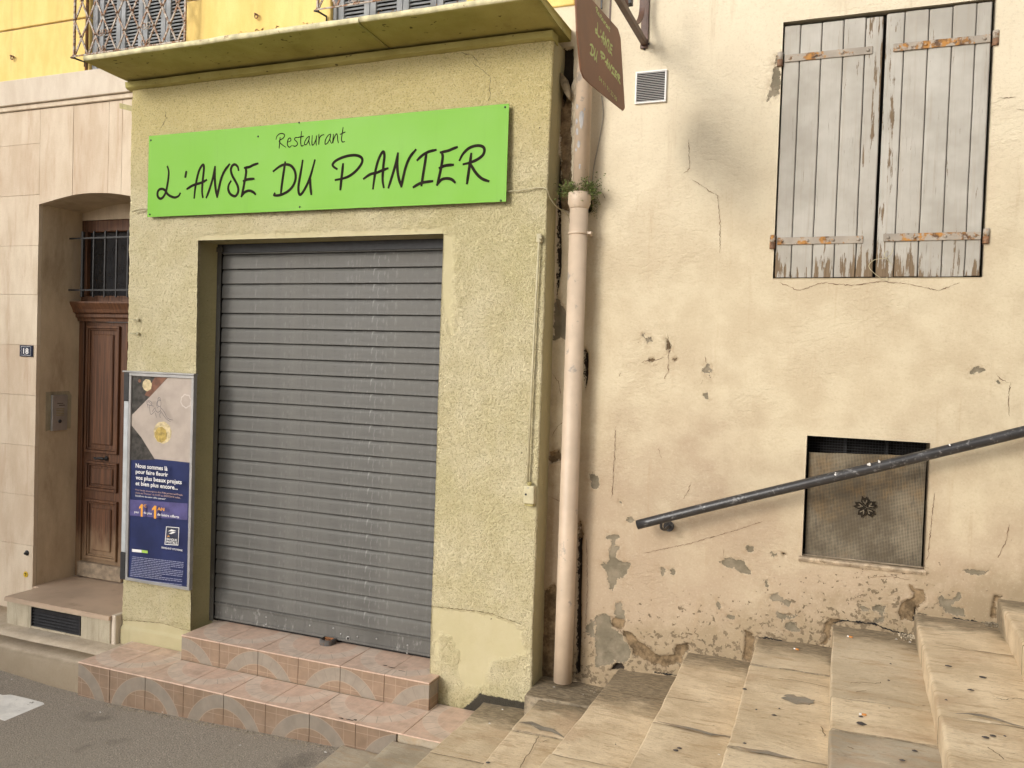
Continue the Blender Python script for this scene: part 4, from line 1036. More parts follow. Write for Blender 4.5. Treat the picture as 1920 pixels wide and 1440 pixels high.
# ============================================================ STONE STAIRS
stairs = bpy.data.objects.new('stone_stairs', None); link(stairs, None, (0, 3.0, 0.9)); tag(stairs, 'worn pale limestone staircase climbing to the right along the cream wall', None, kind='structure')
def stone(xn, slope, x1, y0, y1, zt, h, seed, mat=M_STEP, r=.022, tilt=0.0, grime=1.0, gl=.45, rise=0.0, jr=.0025, name='step_stone'):
    ny = max(4, int((y1-y0)/.03)); V = []; F = []; G = []
    wtop = x1-xn
    prof = [(.004, -h), (.0, -h*.6), (0, -r*1.4)]
    for k in range(1, 6):
        a = math.pi/2*k/5; prof.append((r-r*math.cos(a), -r+r*math.sin(a)))
    nt = max(3, int(wtop/.035))
    for k in range(1, nt+1): prof.append((r+(wtop-r)*k/nt, 0))
    prof.append((wtop, -h))
    m = len(prof)
    ysl = [y0, y0+.003, y0+.010]+list(np.linspace(y0+.03, y1-.03, ny))+[y1-.010, y1-.003, y1]
    for j, y in enumerate(ysl):
        de = min(y-y0, y1-y); drop = jr*max(0, 1-de/.012)**2
        for k, (dx, dz) in enumerate(prof):
            x = xn-slope*(4.3-y)+dx
            if k < 9: x += .007*float(fbm(y, seed*3.3, 3.0, 3, seed % 50))*(1 if k < 8 else .5)+.003*float(fbm(y, seed, 16, 3, 3))*(k < 7)
            top = 2 <= k < m-1
            z = zt+dz-(drop if top else 0)+(rise*dx if top else 0)+tilt*(y-y1)
            if top: z += .006*float(fbm(x, y, 3.2, 3, seed % 40+2))+.003*float(fbm(x, y, 18, 3, seed % 30+5))-.006*math.exp(-((dx-.06)/.07)**2)*(0.5+float(vn(y, seed, 2, 4)))
            V.append((x, y, z)); G.append(grime*max(0.0, 1-(4.3-y)/gl)+.9*max(0, 1-de/.007)*(y < 4.25)+(.35*max(0, 1-abs(wtop-dx-.03)/.06) if top else .25))
    n = len(ysl)
    for j in range(n-1):
        for k in range(m-1): F.append((j*m+k, j*m+k+1, (j+1)*m+k+1, (j+1)*m+k))
    F.append(tuple(range(m))[::-1]); F.append(tuple((n-1)*m+k for k in range(m)))
    me = meshpy(name, V, F)
    at = me.attributes.new('grime', 'FLOAT', 'POINT'); at.data.foreach_set('value', np.array(G, np.float32))
    o = obj(name, me, mat, stairs, smooth=True)
    return o
def jy(px, py, z): return float(PZ(px, py, z)[1])
ST = [  # nose x, slope, top z, joints in y (from the wall outwards), material switches
 (-2.385, -.035, .088, [3.705, 2.9, 1.9, .9], .10), (-2.070, -.03, .178, [3.705, 3.1, 2.3, 1.3], .10),
 (-1.735, .0, .278, [4.32, jy(880, 1425, .278), 2.6, 1.7], .12), (-1.378, -.01, .400, [4.32, 4.02, jy(965, 1368, .40), 2.7, 1.8], .13),
 (-1.020, .02, .532, [4.32, 3.22, 2.3, 1.4], .14), (-.661, -.006, .673, [4.32, jy(1240, 1356, .673), 2.55, 1.6], .15),
 (-.318, -.004, .801, [4.32, jy(1480, 1256, .801), jy(1400, 1405, .801), 2.2, 1.4], .14), (.032, .004, .917, [4.32, jy(1640, 1318, .917), jy(1640, 1380, .917), 2.3, 1.5], .13),
 (.389, .022, 1.026, [4.32, jy(1800, 1215, 1.026), jy(1830, 1349, 1.026), 2.3, 1.5], .12), (.728, .045, 1.145, [4.32, 3.6, 2.8, 1.9], .13),
 (1.09, .02, 1.265, [4.32, 3.3, 2.3], .13), (1.45, .0, 1.385, [4.32, 3.5, 2.6], .13)]
for i, (xn, sl, zt, js, h) in enumerate(ST):
    nx = ST[i+1][0]+.05 if i+1 < len(ST) else xn+.40
    js = js+[js[-1]-.9, -1.2]
    for k in range(len(js)-1):
        g = .0038
        mat = M_STEP; gr = 1.0; gl_ = .42; nm = 'step_stone'
        if i in (2, 3): gr = 1.7; gl_ = .62
        if i == 4: gr = 1.5; gl_ = .8
        if i == 3 and k == 0: mat = M_MORTAR
        if i == 7 and k == 2: mat = M_MORTAR if False else M_CONC
        if i in (0, 1): mat = M_CONC
        if i in (0, 1) and js[k+1] < 3: pass
        x0 = xn-.078 if (i == 3 and k == 0) else xn
        stone(x0, sl, nx, js[k+1]+g, js[k]-(g if k else 0), zt+random.uniform(-.003, .003)+(.006 if (i == 3 and k == 0) else 0), h+.03, i*11+k+3, mat, r=.013 if i > 7 else .009, grime=gr, gl=gl_)
b = BM(); prev = None
for i, (xn, sl, zt, js, h) in enumerate(ST):
    nx = ST[i+1][0] if i+1 < len(ST) else 4.0
    box(b, xn+.03, nx+.03, -1.1, 4.31 if i > 1 else 3.70, -.3, zt-.02)
me = bpy.data.meshes.new('stair_core'); b.to_mesh(me); b.free()
at = me.attributes.new('grime', 'FLOAT', 'POINT')
obj('stair_core', me, M_MORTAR, stairs)
# mortar smeared along two of the open joints
def smear(pts, z, seed, wd=.02):
    b = BM(); n = len(pts); L = []; R = []
    for k, (px, py) in enumerate(pts):
        q = PZ(px, py, z); t = math.sin(math.pi*(k+.15)/(n-.7))*wd
        L.append(b.verts.new((q[0], q[1]+t*random.uniform(.5, 1), z+.006))); R.append(b.verts.new((q[0], q[1]-t*random.uniform(.3, .8), z+.0055)))
    for k in range(n-1): b.faces.new((L[k], L[k+1], R[k+1], R[k]))
    me = bpy.data.meshes.new('mortar_smear'); bmesh.ops.recalc_face_normals(b, faces=b.faces); b.to_mesh(me); b.free()
    me.attributes.new('grime', 'FLOAT', 'POINT')
    obj('mortar_smear', me, M_MORTAR, stairs)
smear([(1232,1355),(1262,1362),(1290,1368),(1315,1374),(1335,1380),(1362,1381)], .673, 1)
smear([(1380,1402),(1410,1410),(1440,1414),(1465,1421),(1485,1424)], .801, 2)
smear([(1790,1341),(1815,1341),(1840,1345),(1870,1352),(1900,1362),(1920,1366)], 1.026, 3, .016)
smear([(972,1356),(995,1358),(1015,1368),(1035,1372),(1058,1385)], .400, 4, .03)

# hairline cracks and flaked ledges in the treads
b = BM()
for ln, z in (([(1596,1281),(1610,1279),(1640,1281),(1652,1279)], .917), ([(1604,1297),(1625,1295)], .917), ([(1868,1308),(1885,1312),(1905,1309),(1918,1311)], 1.026), ([(1760,1187),(1790,1189),(1830,1188)], 1.026),
              ([(1755,1206),(1790,1212),(1850,1223),(1912,1232)], 1.026), ([(1164,1310),(1200,1307),(1240,1311)], .532), ([(1165,1300),(1190,1304),(1238,1313)], .532), ([(1010,1380),(1000,1400),(985,1422),(975,1440)], .40), ([(1012,1392),(1030,1387)], .40),
              ([(1460,1272),(1500,1277),(1550,1288)], .801), ([(1240,1305),(1285,1312),(1330,1318)], .673), ([(1660,1230),(1672,1233)], .917), ([(1850,1400),(1868,1412),(1885,1425)], 1.026), ([(1690,1216),(1703,1218)], .917), ([(1590,1400),(1600,1404)], .917), ([(1540,1362),(1546,1380)], .801), ([(1020,1302),(1040,1308),(1066,1312)], .406)):
    q = [tuple(PZ(a, c, z+.006)) for a, c in ln]
    sp_ = smooth_pts(q, 5); sp_ = [(p[0]+random.gauss(0, .002), p[1]+random.gauss(0, .002), p[2]) for p in sp_]
    ribbon(b, sp_, (0, 0, 1), .0035)
o = obj('cracks', b, simple('crack_brown', (.16, .11, .065), .9, bump=0), stairs); o['kind'] = 'stuff'
b = BM(); q = PZ(1498, 1314, .801); n = 22
vs = [b.verts.new((q[0]+.068*math.cos(2*math.pi*k/n)*random.uniform(.7, 1.1), q[1]+.05*math.sin(2*math.pi*k/n)*random.uniform(.6, 1.1), .8055)) for k in range(n)]; b.faces.new(vs)
me = bpy.data.meshes.new('mortar_patch'); b.to_mesh(me); b.free(); me.attributes.new('grime', 'FLOAT', 'POINT'); obj('mortar_patch', me, M_MORTAR, stairs)

# chewing gum spots trodden on the steps
b = BM()
def spot(px, py, z, rx, ry=None):
    q = PZ(px, py, z); n = 9; ry = ry or rx*.8; a0 = random.random()*6
    T = b.verts.new((q[0], q[1], z+.0065))
    vs = [b.verts.new((q[0]+rx*math.cos(a0+2*math.pi*k/n)*random.uniform(.75, 1.15), q[1]+ry*math.sin(a0+2*math.pi*k/n)*random.uniform(.75, 1.15), z+.003)) for k in range(n)]
    for k in range(n): b.faces.new((T, vs[k], vs[(k+1) % n]))
for (px, py, z, r) in [(1396,1293,.801,.011),(1451,1342,.801,.010),(1418,1332,.801,.006),(1461,1330,.801,.005),(1615,1358,.917,.018),(1667,1330,.917,.008),(1614,1345,.917,.009),
                       (1778,1250,1.026,.014),(1843,1271,1.026,.014),(1820,1295,1.026,.011),(1774,1314,1.026,.006),(1848,1384,1.026,.012),(1862,1381,1.026,.011),(1884,1382,1.026,.005),
                       (1267,1408,.673,.012),(1274,1404,.673,.01),(915,1431,.40,.012),(1715,1409,.917,.009),(1692,1427,.917,.01),(1396,1395,.801,.007),(1666,1277,.917,.006),(1670,1246,.917,.006),(1154,1397,.532,.004),(1290,1370,.532,.004)]:
    spot(px, py, z, r)
o = obj('chewing_gum', b, simple('trodden_gum', (0.06, 0.05, 0.05), .7, bump=0), stairs); o['kind'] = 'stuff'
# ============================================================ OLD STONE HOUSE (left)
house = thing('stone_house', (-5.5, 4.33, 0.2), 'old house faced in pale pinkish stone with a yellow upper storey, at the left edge', 'house')
JX = -5.447
def Zh(py, px=36, y=Y_HOUSE): return float(P(px, py, y)[2])
zr = [3.868]+[Zh(q) for q in (272, 367, 461, 552, 646, 740, 834, 927, 1020)]+[.17]
for a, b_ in zip(zr[1:], zr[:-1]):
    for (x0, x1) in ((-9.0, -7.75), (-7.75, -6.6), (-6.6, JX)):
        b = BM(); box(b, x0+.0012, x1-.0012 if x1 != JX else x1, Y_HOUSE+random.uniform(-.0012, .0008), Y_HOUSE+.03, a+.0008, b_-.0008, .0008)
        obj('stone_block', b, M_FACE, house)
arcx = [JX, -5.36, -5.30, -5.20, -5.10, -5.02, -4.94, -4.85, -4.75, -4.65, -4.56, -4.44]
arcz = [3.180, 3.194, 3.205, 3.221, 3.234, 3.239, 3.240, 3.237, 3.230, 3.217, 3.200, 3.180]
def arch_z(x): return float(np.interp(x, arcx, arcz))
vx = [JX, float(P(137.5, 250, Y_HOUSE)[0]), float(P(204, 250, Y_HOUSE)[0]), -4.66, -4.30]
for a, b_ in zip(vx[:-1], vx[1:]):
    xs_in = [q for q in arcx if a+.005 < q < b_-.005]
    pl = [(a+.0014, 3.866), (a+.0014, arch_z(a))]+[(q, arch_z(q)) for q in xs_in]+[(b_-.0014, arch_z(b_)), (b_-.0014, 3.866)]
    b = BM(); prism(b, pl, Y_HOUSE+random.uniform(-.001, .001), Y_HOUSE+.03, 'y'); obj('stone_block', b, M_FACE, house)
b = BM(); box(b, -9, JX+.0006, Y_HOUSE+.0315, 4.95, .0, 3.9)
obj('wall', b, M_REVEAL, house, label='dull brown rendered inner wall of the doorway')
b = BM(); prism(b, [(JX+.001, 3.92)]+[(q, z+.001) for q, z in zip(arcx, arcz)]+[(-4.28, 3.18), (-4.28, 3.92)], Y_HOUSE+.0312, 4.95, 'y')
box(b, -4.44, -4.28, Y_HOUSE+.031, 4.95, .0, 3.178)
obj('arch_soffit', b, M_REVEAL, house)
bf = 4.292
obj('string_course', boxm(-9, -4.40, bf, 4.36, 3.905, 4.088, .006, 2), M_BAND, house, label='smooth pale band above the arched doorway')
obj('string_ledge', boxm(-9, -4.40, 4.312, 4.36, 3.87, 3.9035, .004), M_FACE, house)
W1a, W1b = float(P(168, 60, Y_HOUSE)[0]), float(P(347, 30, Y_HOUSE)[0])
W2a, W2b = float(P(620, 10, Y_HOUSE)[0]), float(P(880, 5, Y_HOUSE)[0])
zg = float(P(70, 48, Y_HOUSE)[2])
for (x0, x1) in ((-9, W1a), (W1b, W2a), (W2b, -1.40)):
    obj('render_course', boxm(x0, x1, Y_HOUSE-(.04 if x0 > -2.5 else 0), 4.55, 4.09, zg-.006, .004), M_YELLOW, house)
    obj('render_course', boxm(x0, x1, Y_HOUSE-(.04 if x0 > -2.5 else 0), 4.55, zg+.006, 6.0, .004), M_YELLOW, house)
    obj('course_groove', boxm(x0+.002, x1-.002, Y_HOUSE+.016, 4.5, zg-.0055, zg+.0055), M_REVEAL, house)
def louvres(x0, x1, nleaf):
    root = bpy.data.objects.new('louvred_shutters', None); link(root, house, (x0, 4.37, 4.0)); root['label'] = 'grey louvred shutters behind an iron guard rail'
    w_ = (x1-x0)/nleaf
    for k in range(nleaf):
        a = x0+w_*k; b = BM(); st = .042
        box(b, a+.002, a+st, 4.365, 4.395, 3.96, 5.6, .002); box(b, a+w_-st, a+w_-.002, 4.365, 4.395, 3.96, 5.6, .002); box(b, a+st+.0005, a+w_-st-.0005, 4.366, 4.394, 3.96, 4.03, .002)
        obj('shutter_frame', b, M_GREYW, root)
        b = BM(); z = 4.04
        while z < 5.4:
            prism(b, [(4.370, z), (4.373, z-.003), (4.392, z+.016), (4.389, z+.019)], a+st-.004, a+w_-st+.004, 'x'); z += .0235
        obj('louvre_slats', b, M_GREYW, root)
    obj('backing', boxm(x0-.02, x1+.02, 4.40, 4.42, 3.9, 5.8), M_DARK, root)
louvres(W1a+.05, W1b, 4); louvres(W2a+.03, W2b, 4)
for (a, b_) in ((W1a, W1a+.05), (W2a, W2a+.03)):
    obj('window_jamb', boxm(a+.001, b_-.001, 4.352, 4.40, 3.96, 5.8, .003), M_GREYW, house)

# door
DX0 = float(P(150, 800, Y_DOOR)[0]); 
zct, zcb = float(P(190, 566, 4.64)[2]), float(P(190, 603, 4.69)[2])
door = bpy.data.objects.new('front_door', None); link(door, house, (-5.0, 4.70, .38)); door['label'] = 'panelled brown wooden door, varnish worn at the bottom, under a barred fanlight'
LX1 = float(P(236, 800, Y_DOOR)[0])
FT = float(P(200, 412, Y_DOOR)[2])
b = BM(); box(b, JX, DX0+.035, 4.69, 4.78, .37, zcb, .003); box(b, -4.49, -4.43, 4.69, 4.78, .37, zcb, .003)
box(b, JX, -4.43, 4.70, 4.78, zct+.002, zct+.05, .003); box(b, JX, JX+.055, 4.70, 4.78, zct+.0505, FT, .003); box(b, JX+.0555, -4.43, 4.70, 4.78, FT-.09, FT, .006)
obj('door_frame', b, M_DOOR, door)
obj('reveal_back', boxm(JX, -4.43, 4.7005, 4.9, FT+.001, 3.30), M_REVEAL, door)
b = BM(); pr = [(4.74, zcb), (4.675, zcb), (4.672, zcb+.02), (4.655, zcb+.032), (4.655, zcb+.055), (4.632, zcb+.065), (4.625, zcb+.09), (4.60, zct-.012), (4.60, zct), (4.74, zct)]
prism(b, pr, JX-.0, -4.43, 'x'); obj('door_cornice', b, M_DOOR, door)
obj('fanlight_pane', boxm(JX+.05, -4.43, 4.735, 4.74, zct+.05, FT-.08), M_GLASSD, door)
leafbot = .395
def ring(b, x0, x1, z0, z1, w_, y0, y1, bev=.003):
    box(b, x0, x1, y0, y1, z1-w_, z1, bev); box(b, x0, x1, y0, y1, z0, z0+w_, bev)
    box(b, x0, x0+w_, y0, y1, z0+w_+.0004, z1-w_-.0004, bev); box(b, x1-w_, x1, y0, y1, z0+w_+.0004, z1-w_-.0004, bev)
def leaf(x0, x1, mirror):
    obj('door_leaf', boxm(x0, x1, 4.705, 4.75, leafbot, zcb-.003, .003), M_DOOR, door)
    pxs = [(float(P(160, 730, 4.69)[0]), float(P(222, 730, 4.69)[0]), P(190, 850, 4.69)[2], P(190, 611, 4.69)[2], 1),
           (float(P(160, 895, 4.69)[0]), float(P(219, 895, 4.69)[0]), P(190, 921, 4.69)[2], P(190, 866, 4.69)[2], 1),
           (float(P(159, 1000, 4.69)[0]), float(P(218, 1000, 4.69)[0]), P(190, 1050, 4.69)[2], P(190, 938, 4.69)[2], 1)]
    for (a, c, z0, z1, _) in pxs:
        if mirror: a, c = x0+(x1-c), x0+(x1-a)
        b = BM(); ring(b, a, c, z0, z1, .020, 4.684, 4.706); ring(b, a+.022, c-.022, z0+.022, z1-.022, .012, 4.692, 4.7055)
        m_ = .065 if z1-z0 > .3 else .05
        box(b, a+m_, c-m_, 4.691, 4.706, z0+m_, z1-m_, .006)
        obj('door_panel', b, M_DOOR, door)
leaf(DX0+.0355, LX1, False); leaf(LX1+.004, -4.491, True)
obj('door_astragal', boxm(LX1-.018, LX1+.014, 4.686, 4.7045, leafbot+.02, zcb-.01, .005), M_DOOR, door)
kb0, kb1 = float(P(143, 1070, 4.66)[0]), float(P(226, 1070, 4.66)[0])
obj('kick_board', boxm(max(kb0, JX+.004), kb1, 4.662, 4.704, .388, float(P(180, 1058, 4.66)[2]), .006), simple('worn_grey_wood', (.27, .205, .14), .8, var=.3, scale=20, bump=.4), door)
hc = P(185, 860, 4.66)
b = BM(); lathe(b, [(.018, 0), (.018, -.006), (.008, -.008), (.008, -.03)], (hc[0]+.035, 4.70, hc[2]), 12, 0, 'y'); tube(b, smooth_pts([(hc[0]+.04, 4.67, hc[2]), (hc[0], 4.665, hc[2]+.004), (hc[0]-.04, 4.668, hc[2]-.004), (hc[0]-.055, 4.672, hc[2]+.004)], 4), .009, 8)
obj('door_handle', b, M_BLACK, door)
# barred grille over the fanlight
gr = bpy.data.objects.new('fanlight_grille', None); link(gr, house, (-5.2, 4.6, 2.6)); gr['label'] = 'black iron bars fixed into the reveal above the door'
YG = 4.60
zg0, zg1 = float(P(190, 557, YG)[2]), float(P(190, 433, YG)[2])
gx = [float(P(q, 500, YG)[0]) for q in (155, 175.6, 197, 218.4, 239.8)]
step = gx[-1]-gx[-2]
while gx[-1]+step < -4.46: gx.append(gx[-1]+step)
for i, x in enumerate(gx):
    b = BM(); r = .0095 if i == 0 else .0062; box(b, x-r, x+r, YG-r, YG+r, zg0, zg1, .001); obj('bar', b, M_BLACK, gr)
for py in (446, 544):
    z = float(P(190, py, YG)[2]); b = BM(); box(b, JX-.03, -4.43, YG-.0125, YG-.0068, z-.006, z+.006); obj('cross_bar', b, M_BLACK, gr)

# doorstep
ds = thing('marble_doorstep', (-4.9, 4.06, .19), 'worn beige marble doorstep on a low base with black vent, below the old door', 'doorstep')
b = BM(); prism(b, [(-5.385, 4.062), (-4.405, 4.062), (-4.405, 4.30), (-4.442, 4.33), (-4.442, 4.70), (-5.4455, 4.70), (-5.4455, 4.335), (-5.385, 4.335)], .350, .380, 'z')
bmesh.ops.bevel(b, geom=[e for e in b.edges if all(v.co.y < 4.07 and v.co.z > .379 for v in e.verts)], offset=.006, segments=2, affect='EDGES')
obj('marble_slab', b, M_MARB, ds)
GX0, GX1 = float(P(58, 1150, 4.075)[0]), float(P(150, 1180, 4.075)[0])
gz0, gz1 = .205, .335
M_BASE = mat_facing('flaking_base', (.36, .31, .22), (.50, .44, .33), (.13, .10, .06), .8)
b = BM(); box(b, -5.38, GX0-.002, 4.078, 4.34, .1, .3495, .004); box(b, GX1+.002, -4.41, 4.078, 4.34, .1, .3495, .004); box(b, GX0-.0015, GX1+.0015, 4.082, 4.34, gz1+.002, .349, .001); box(b, GX0-.0015, GX1+.0015, 4.082, 4.34, .1, gz0-.002)
obj('base', b, M_BASE, ds)
obj('end_block', boxm(-4.408, -4.372, 4.085, 4.33, .15, .383, .006), M_BAND, ds)
obj('vent_hole', boxm(GX0, GX1, 4.16, 4.17, gz0-.02, gz1+.02), M_DARK, ds)
for k in range(6):
    z = gz0+.006+(gz1-gz0-.024)*k/5
    b = BM(); prism(b, [(4.078, z-.004), (4.082, z-.006), (4.105, z+.012), (4.101, z+.014)], GX0+.004, GX1-.002, 'x'); obj('vent_slat', b, M_BLACK, ds)
b = BM(); box(b, GX0, GX0+.006, 4.076, 4.11, gz0, gz1); box(b, GX1-.006, GX1, 4.076, 4.11, gz0, gz1); obj('vent_frame', b, M_BLACK, ds)

# house number plate
c0, c1 = P(38, 647, 4.325), P(61.5, 669, 4.325)
plate = thing('house_number_plate', (c0[0], 4.325, c1[2]), 'small navy enamel house number plate reading 18 on the stone wall', 'number plate')
obj('plate', boxm(c0[0], c1[0], 4.320, 4.329, c1[2], c0[2], .001), simple('navy_enamel', (.012, .018, .045), .3, bump=0, var=.1), plate)
def fit_text(name, s, x0, x1, z0, z1, y, mat, parent, bold=0.0, extr=0.0006):
    cu = bpy.data.curves.new('t', 'FONT'); cu.body = s; cu.offset = bold; cu.resolution_u = 2
    to = bpy.data.objects.new('t', cu); COL.objects.link(to)
    dg = bpy.context.evaluated_depsgraph_get(); dg.update()
    me = bpy.data.meshes.new_from_object(to.evaluated_get(dg)); bpy.data.objects.remove(to); bpy.data.curves.remove(cu)
    n = len(me.vertices); co = np.zeros(n*3); me.vertices.foreach_get('co', co); co = co.reshape(-1, 3)
    mx, my = co[:, 0].max(), .73
    mn = co[:, 0].min()
    out = np.stack([x0+(co[:, 0]-mn)/(mx-mn)*(x1-x0), np.full(n, y), z0+co[:, 1]/my*(z1-z0)], -1)
    me.vertices.foreach_set('co', out.ravel()); me.update()
    return obj(name, me, mat, parent)
wx = c1[0]-c0[0]; wz = c0[2]-c1[2]
fit_text('digits', '18', c0[0]+wx*.3, c0[0]+wx*.72, c1[2]+wz*.25, c1[2]+wz*.76, 4.3185, M_WHITE, plate, .02)
b = BM()
for pl in ([(.12,.88),(.35,.9),(.4,.86),(.6,.86),(.65,.9),(.88,.88),(.84,.6),(.9,.5),(.84,.4),(.88,.12),(.65,.1),(.6,.14),(.4,.14),(.35,.1),(.12,.12),(.16,.4),(.1,.5),(.16,.6),(.12,.88)],):
    ribbon(b, [(c0[0]+wx*u, 4.319, c1[2]+wz*v) for u, v in pl], (0, -1, 0), .0022, taper=False)
obj('plate_border', b, M_WHITE, plate)

# intercom on the door reveal
XR_ = JX+.001
q0, q1 = PX(99, 741, XR_+.02), PX(126, 806, XR_+.02)
ic = thing('intercom', (XR_, (q0[1]+q1[1])/2, q1[2]), 'steel intercom panel with one button on a bare mortar patch in the doorway reveal', 'intercom')
m0, m1 = PX(86, 735, XR_), PX(132, 803, XR_)
b = BM(); prism(b, [(m0[1], m0[2]), (m0[1]+.003, m1[2]-.01), (m0[1]+.06, m1[2]+.004), (m1[1], m1[2]), (m1[1]+.004, m0[2]-.03), (m1[1]-.02, m0[2]+.004)], XR_-.001, XR_+.0015, 'x'); obj('mortar_patch', b, M_BASE, ic)
obj('panel', boxm(XR_+.001, XR_+.020, q0[1], q1[1], q1[2], q0[2], .002), M_ALU, ic)
yy0, yy1, zz0, zz1 = q0[1], q1[1], q1[2], q0[2]; dy = yy1-yy0; dz = zz1-zz0
b = BM(); lathe(b, [(.014, 0), (.014, .003), (.009, .004), (.009, .007)], (XR_+.0195, yy0+dy*.5, zz0+dz*.26), 14, 0, 'x'); obj('button', b, M_BLACK, ic)
b = BM(); box(b, XR_+.0202, XR_+.0212, yy0+dy*.3, yy0+dy*.7, zz0+dz*.755, zz0+dz*.775); box(b, XR_+.0202, XR_+.0212, yy0+dy*.42, yy0+dy*.8, zz0+dz*.70, zz0+dz*.72); obj('speaker_slot', b, M_BLACK, ic)
b = BM()
for k in range(5): box(b, XR_+.0202, XR_+.0210, yy0+dy*.24, yy0+dy*.78, zz0+dz*(.42+.045*k), zz0+dz*(.44+.045*k))
obj('name_label', b, simple('dull_label', (.30, .25, .14), .6, bump=0), ic)

# small fittings on the stone wall
c = P(50, 1037, 4.325); b = BM(); lathe(b, [(.020, .004), (.020, -.004), (.012, -.006), (.010, -.02), (.0085, -.022)], (c[0], 4.329, c[2]), 14, 0, 'y')
tag(obj('gas_key_cap', b, M_BLACK), 'small round dark metal cap low on the stone wall, above the yellow sticker', 'cap')
c = P(48, 1077, 4.326); st = thing('round_sticker', (c[0], 4.326, c[2]), 'round yellow sticker with a black scribble low on the stone wall', 'sticker')
b = BM(); lathe(b, [(.022, .002), (.022, -.001)], (c[0], 4.326, c[2]), 16, 0, 'y'); obj('disc', b, simple('sticker_yellow', (.65, .43, .02), .5, bump=0), st)
b = BM(); ribbon(b, [(c[0]-.012, 4.3245, c[2]+.006), (c[0], 4.3245, c[2]+.009), (c[0]+.012, 4.3245, c[2]+.004)], (0, -1, 0), .005); ribbon(b, [(c[0]-.002, 4.324, c[2]+.012), (c[0]+.002, 4.324, c[2]), (c[0]-.003, 4.324, c[2]-.012), (c[0]+.008, 4.324, c[2]-.010)], (0, -1, 0), .005); obj('scribble', b, M_INK, st)
for (px, py, lab) in ((22, 108, 'small rusty iron ring hook in the yellow wall at the far left'), (480, 30, 'small rusty iron ring hook in the yellow wall between the two guard rails')):
    c = P(px, py, 4.31); b = BM()
    tube(b, [(c[0]+.012*math.cos(a), 4.312, c[2]+.014*math.sin(a)) for a in [2*math.pi*k/12 for k in range(12)]], .004, 6, closed=True)
    tube(b, [(c[0]-.004, 4.30, c[2]+.012), (c[0]-.004, 4.335, c[2]+.014)], .006, 6)
    tag(obj('ring_hook', b, M_RUST), lab, 'hook', 'ring hooks in the yellow wall')

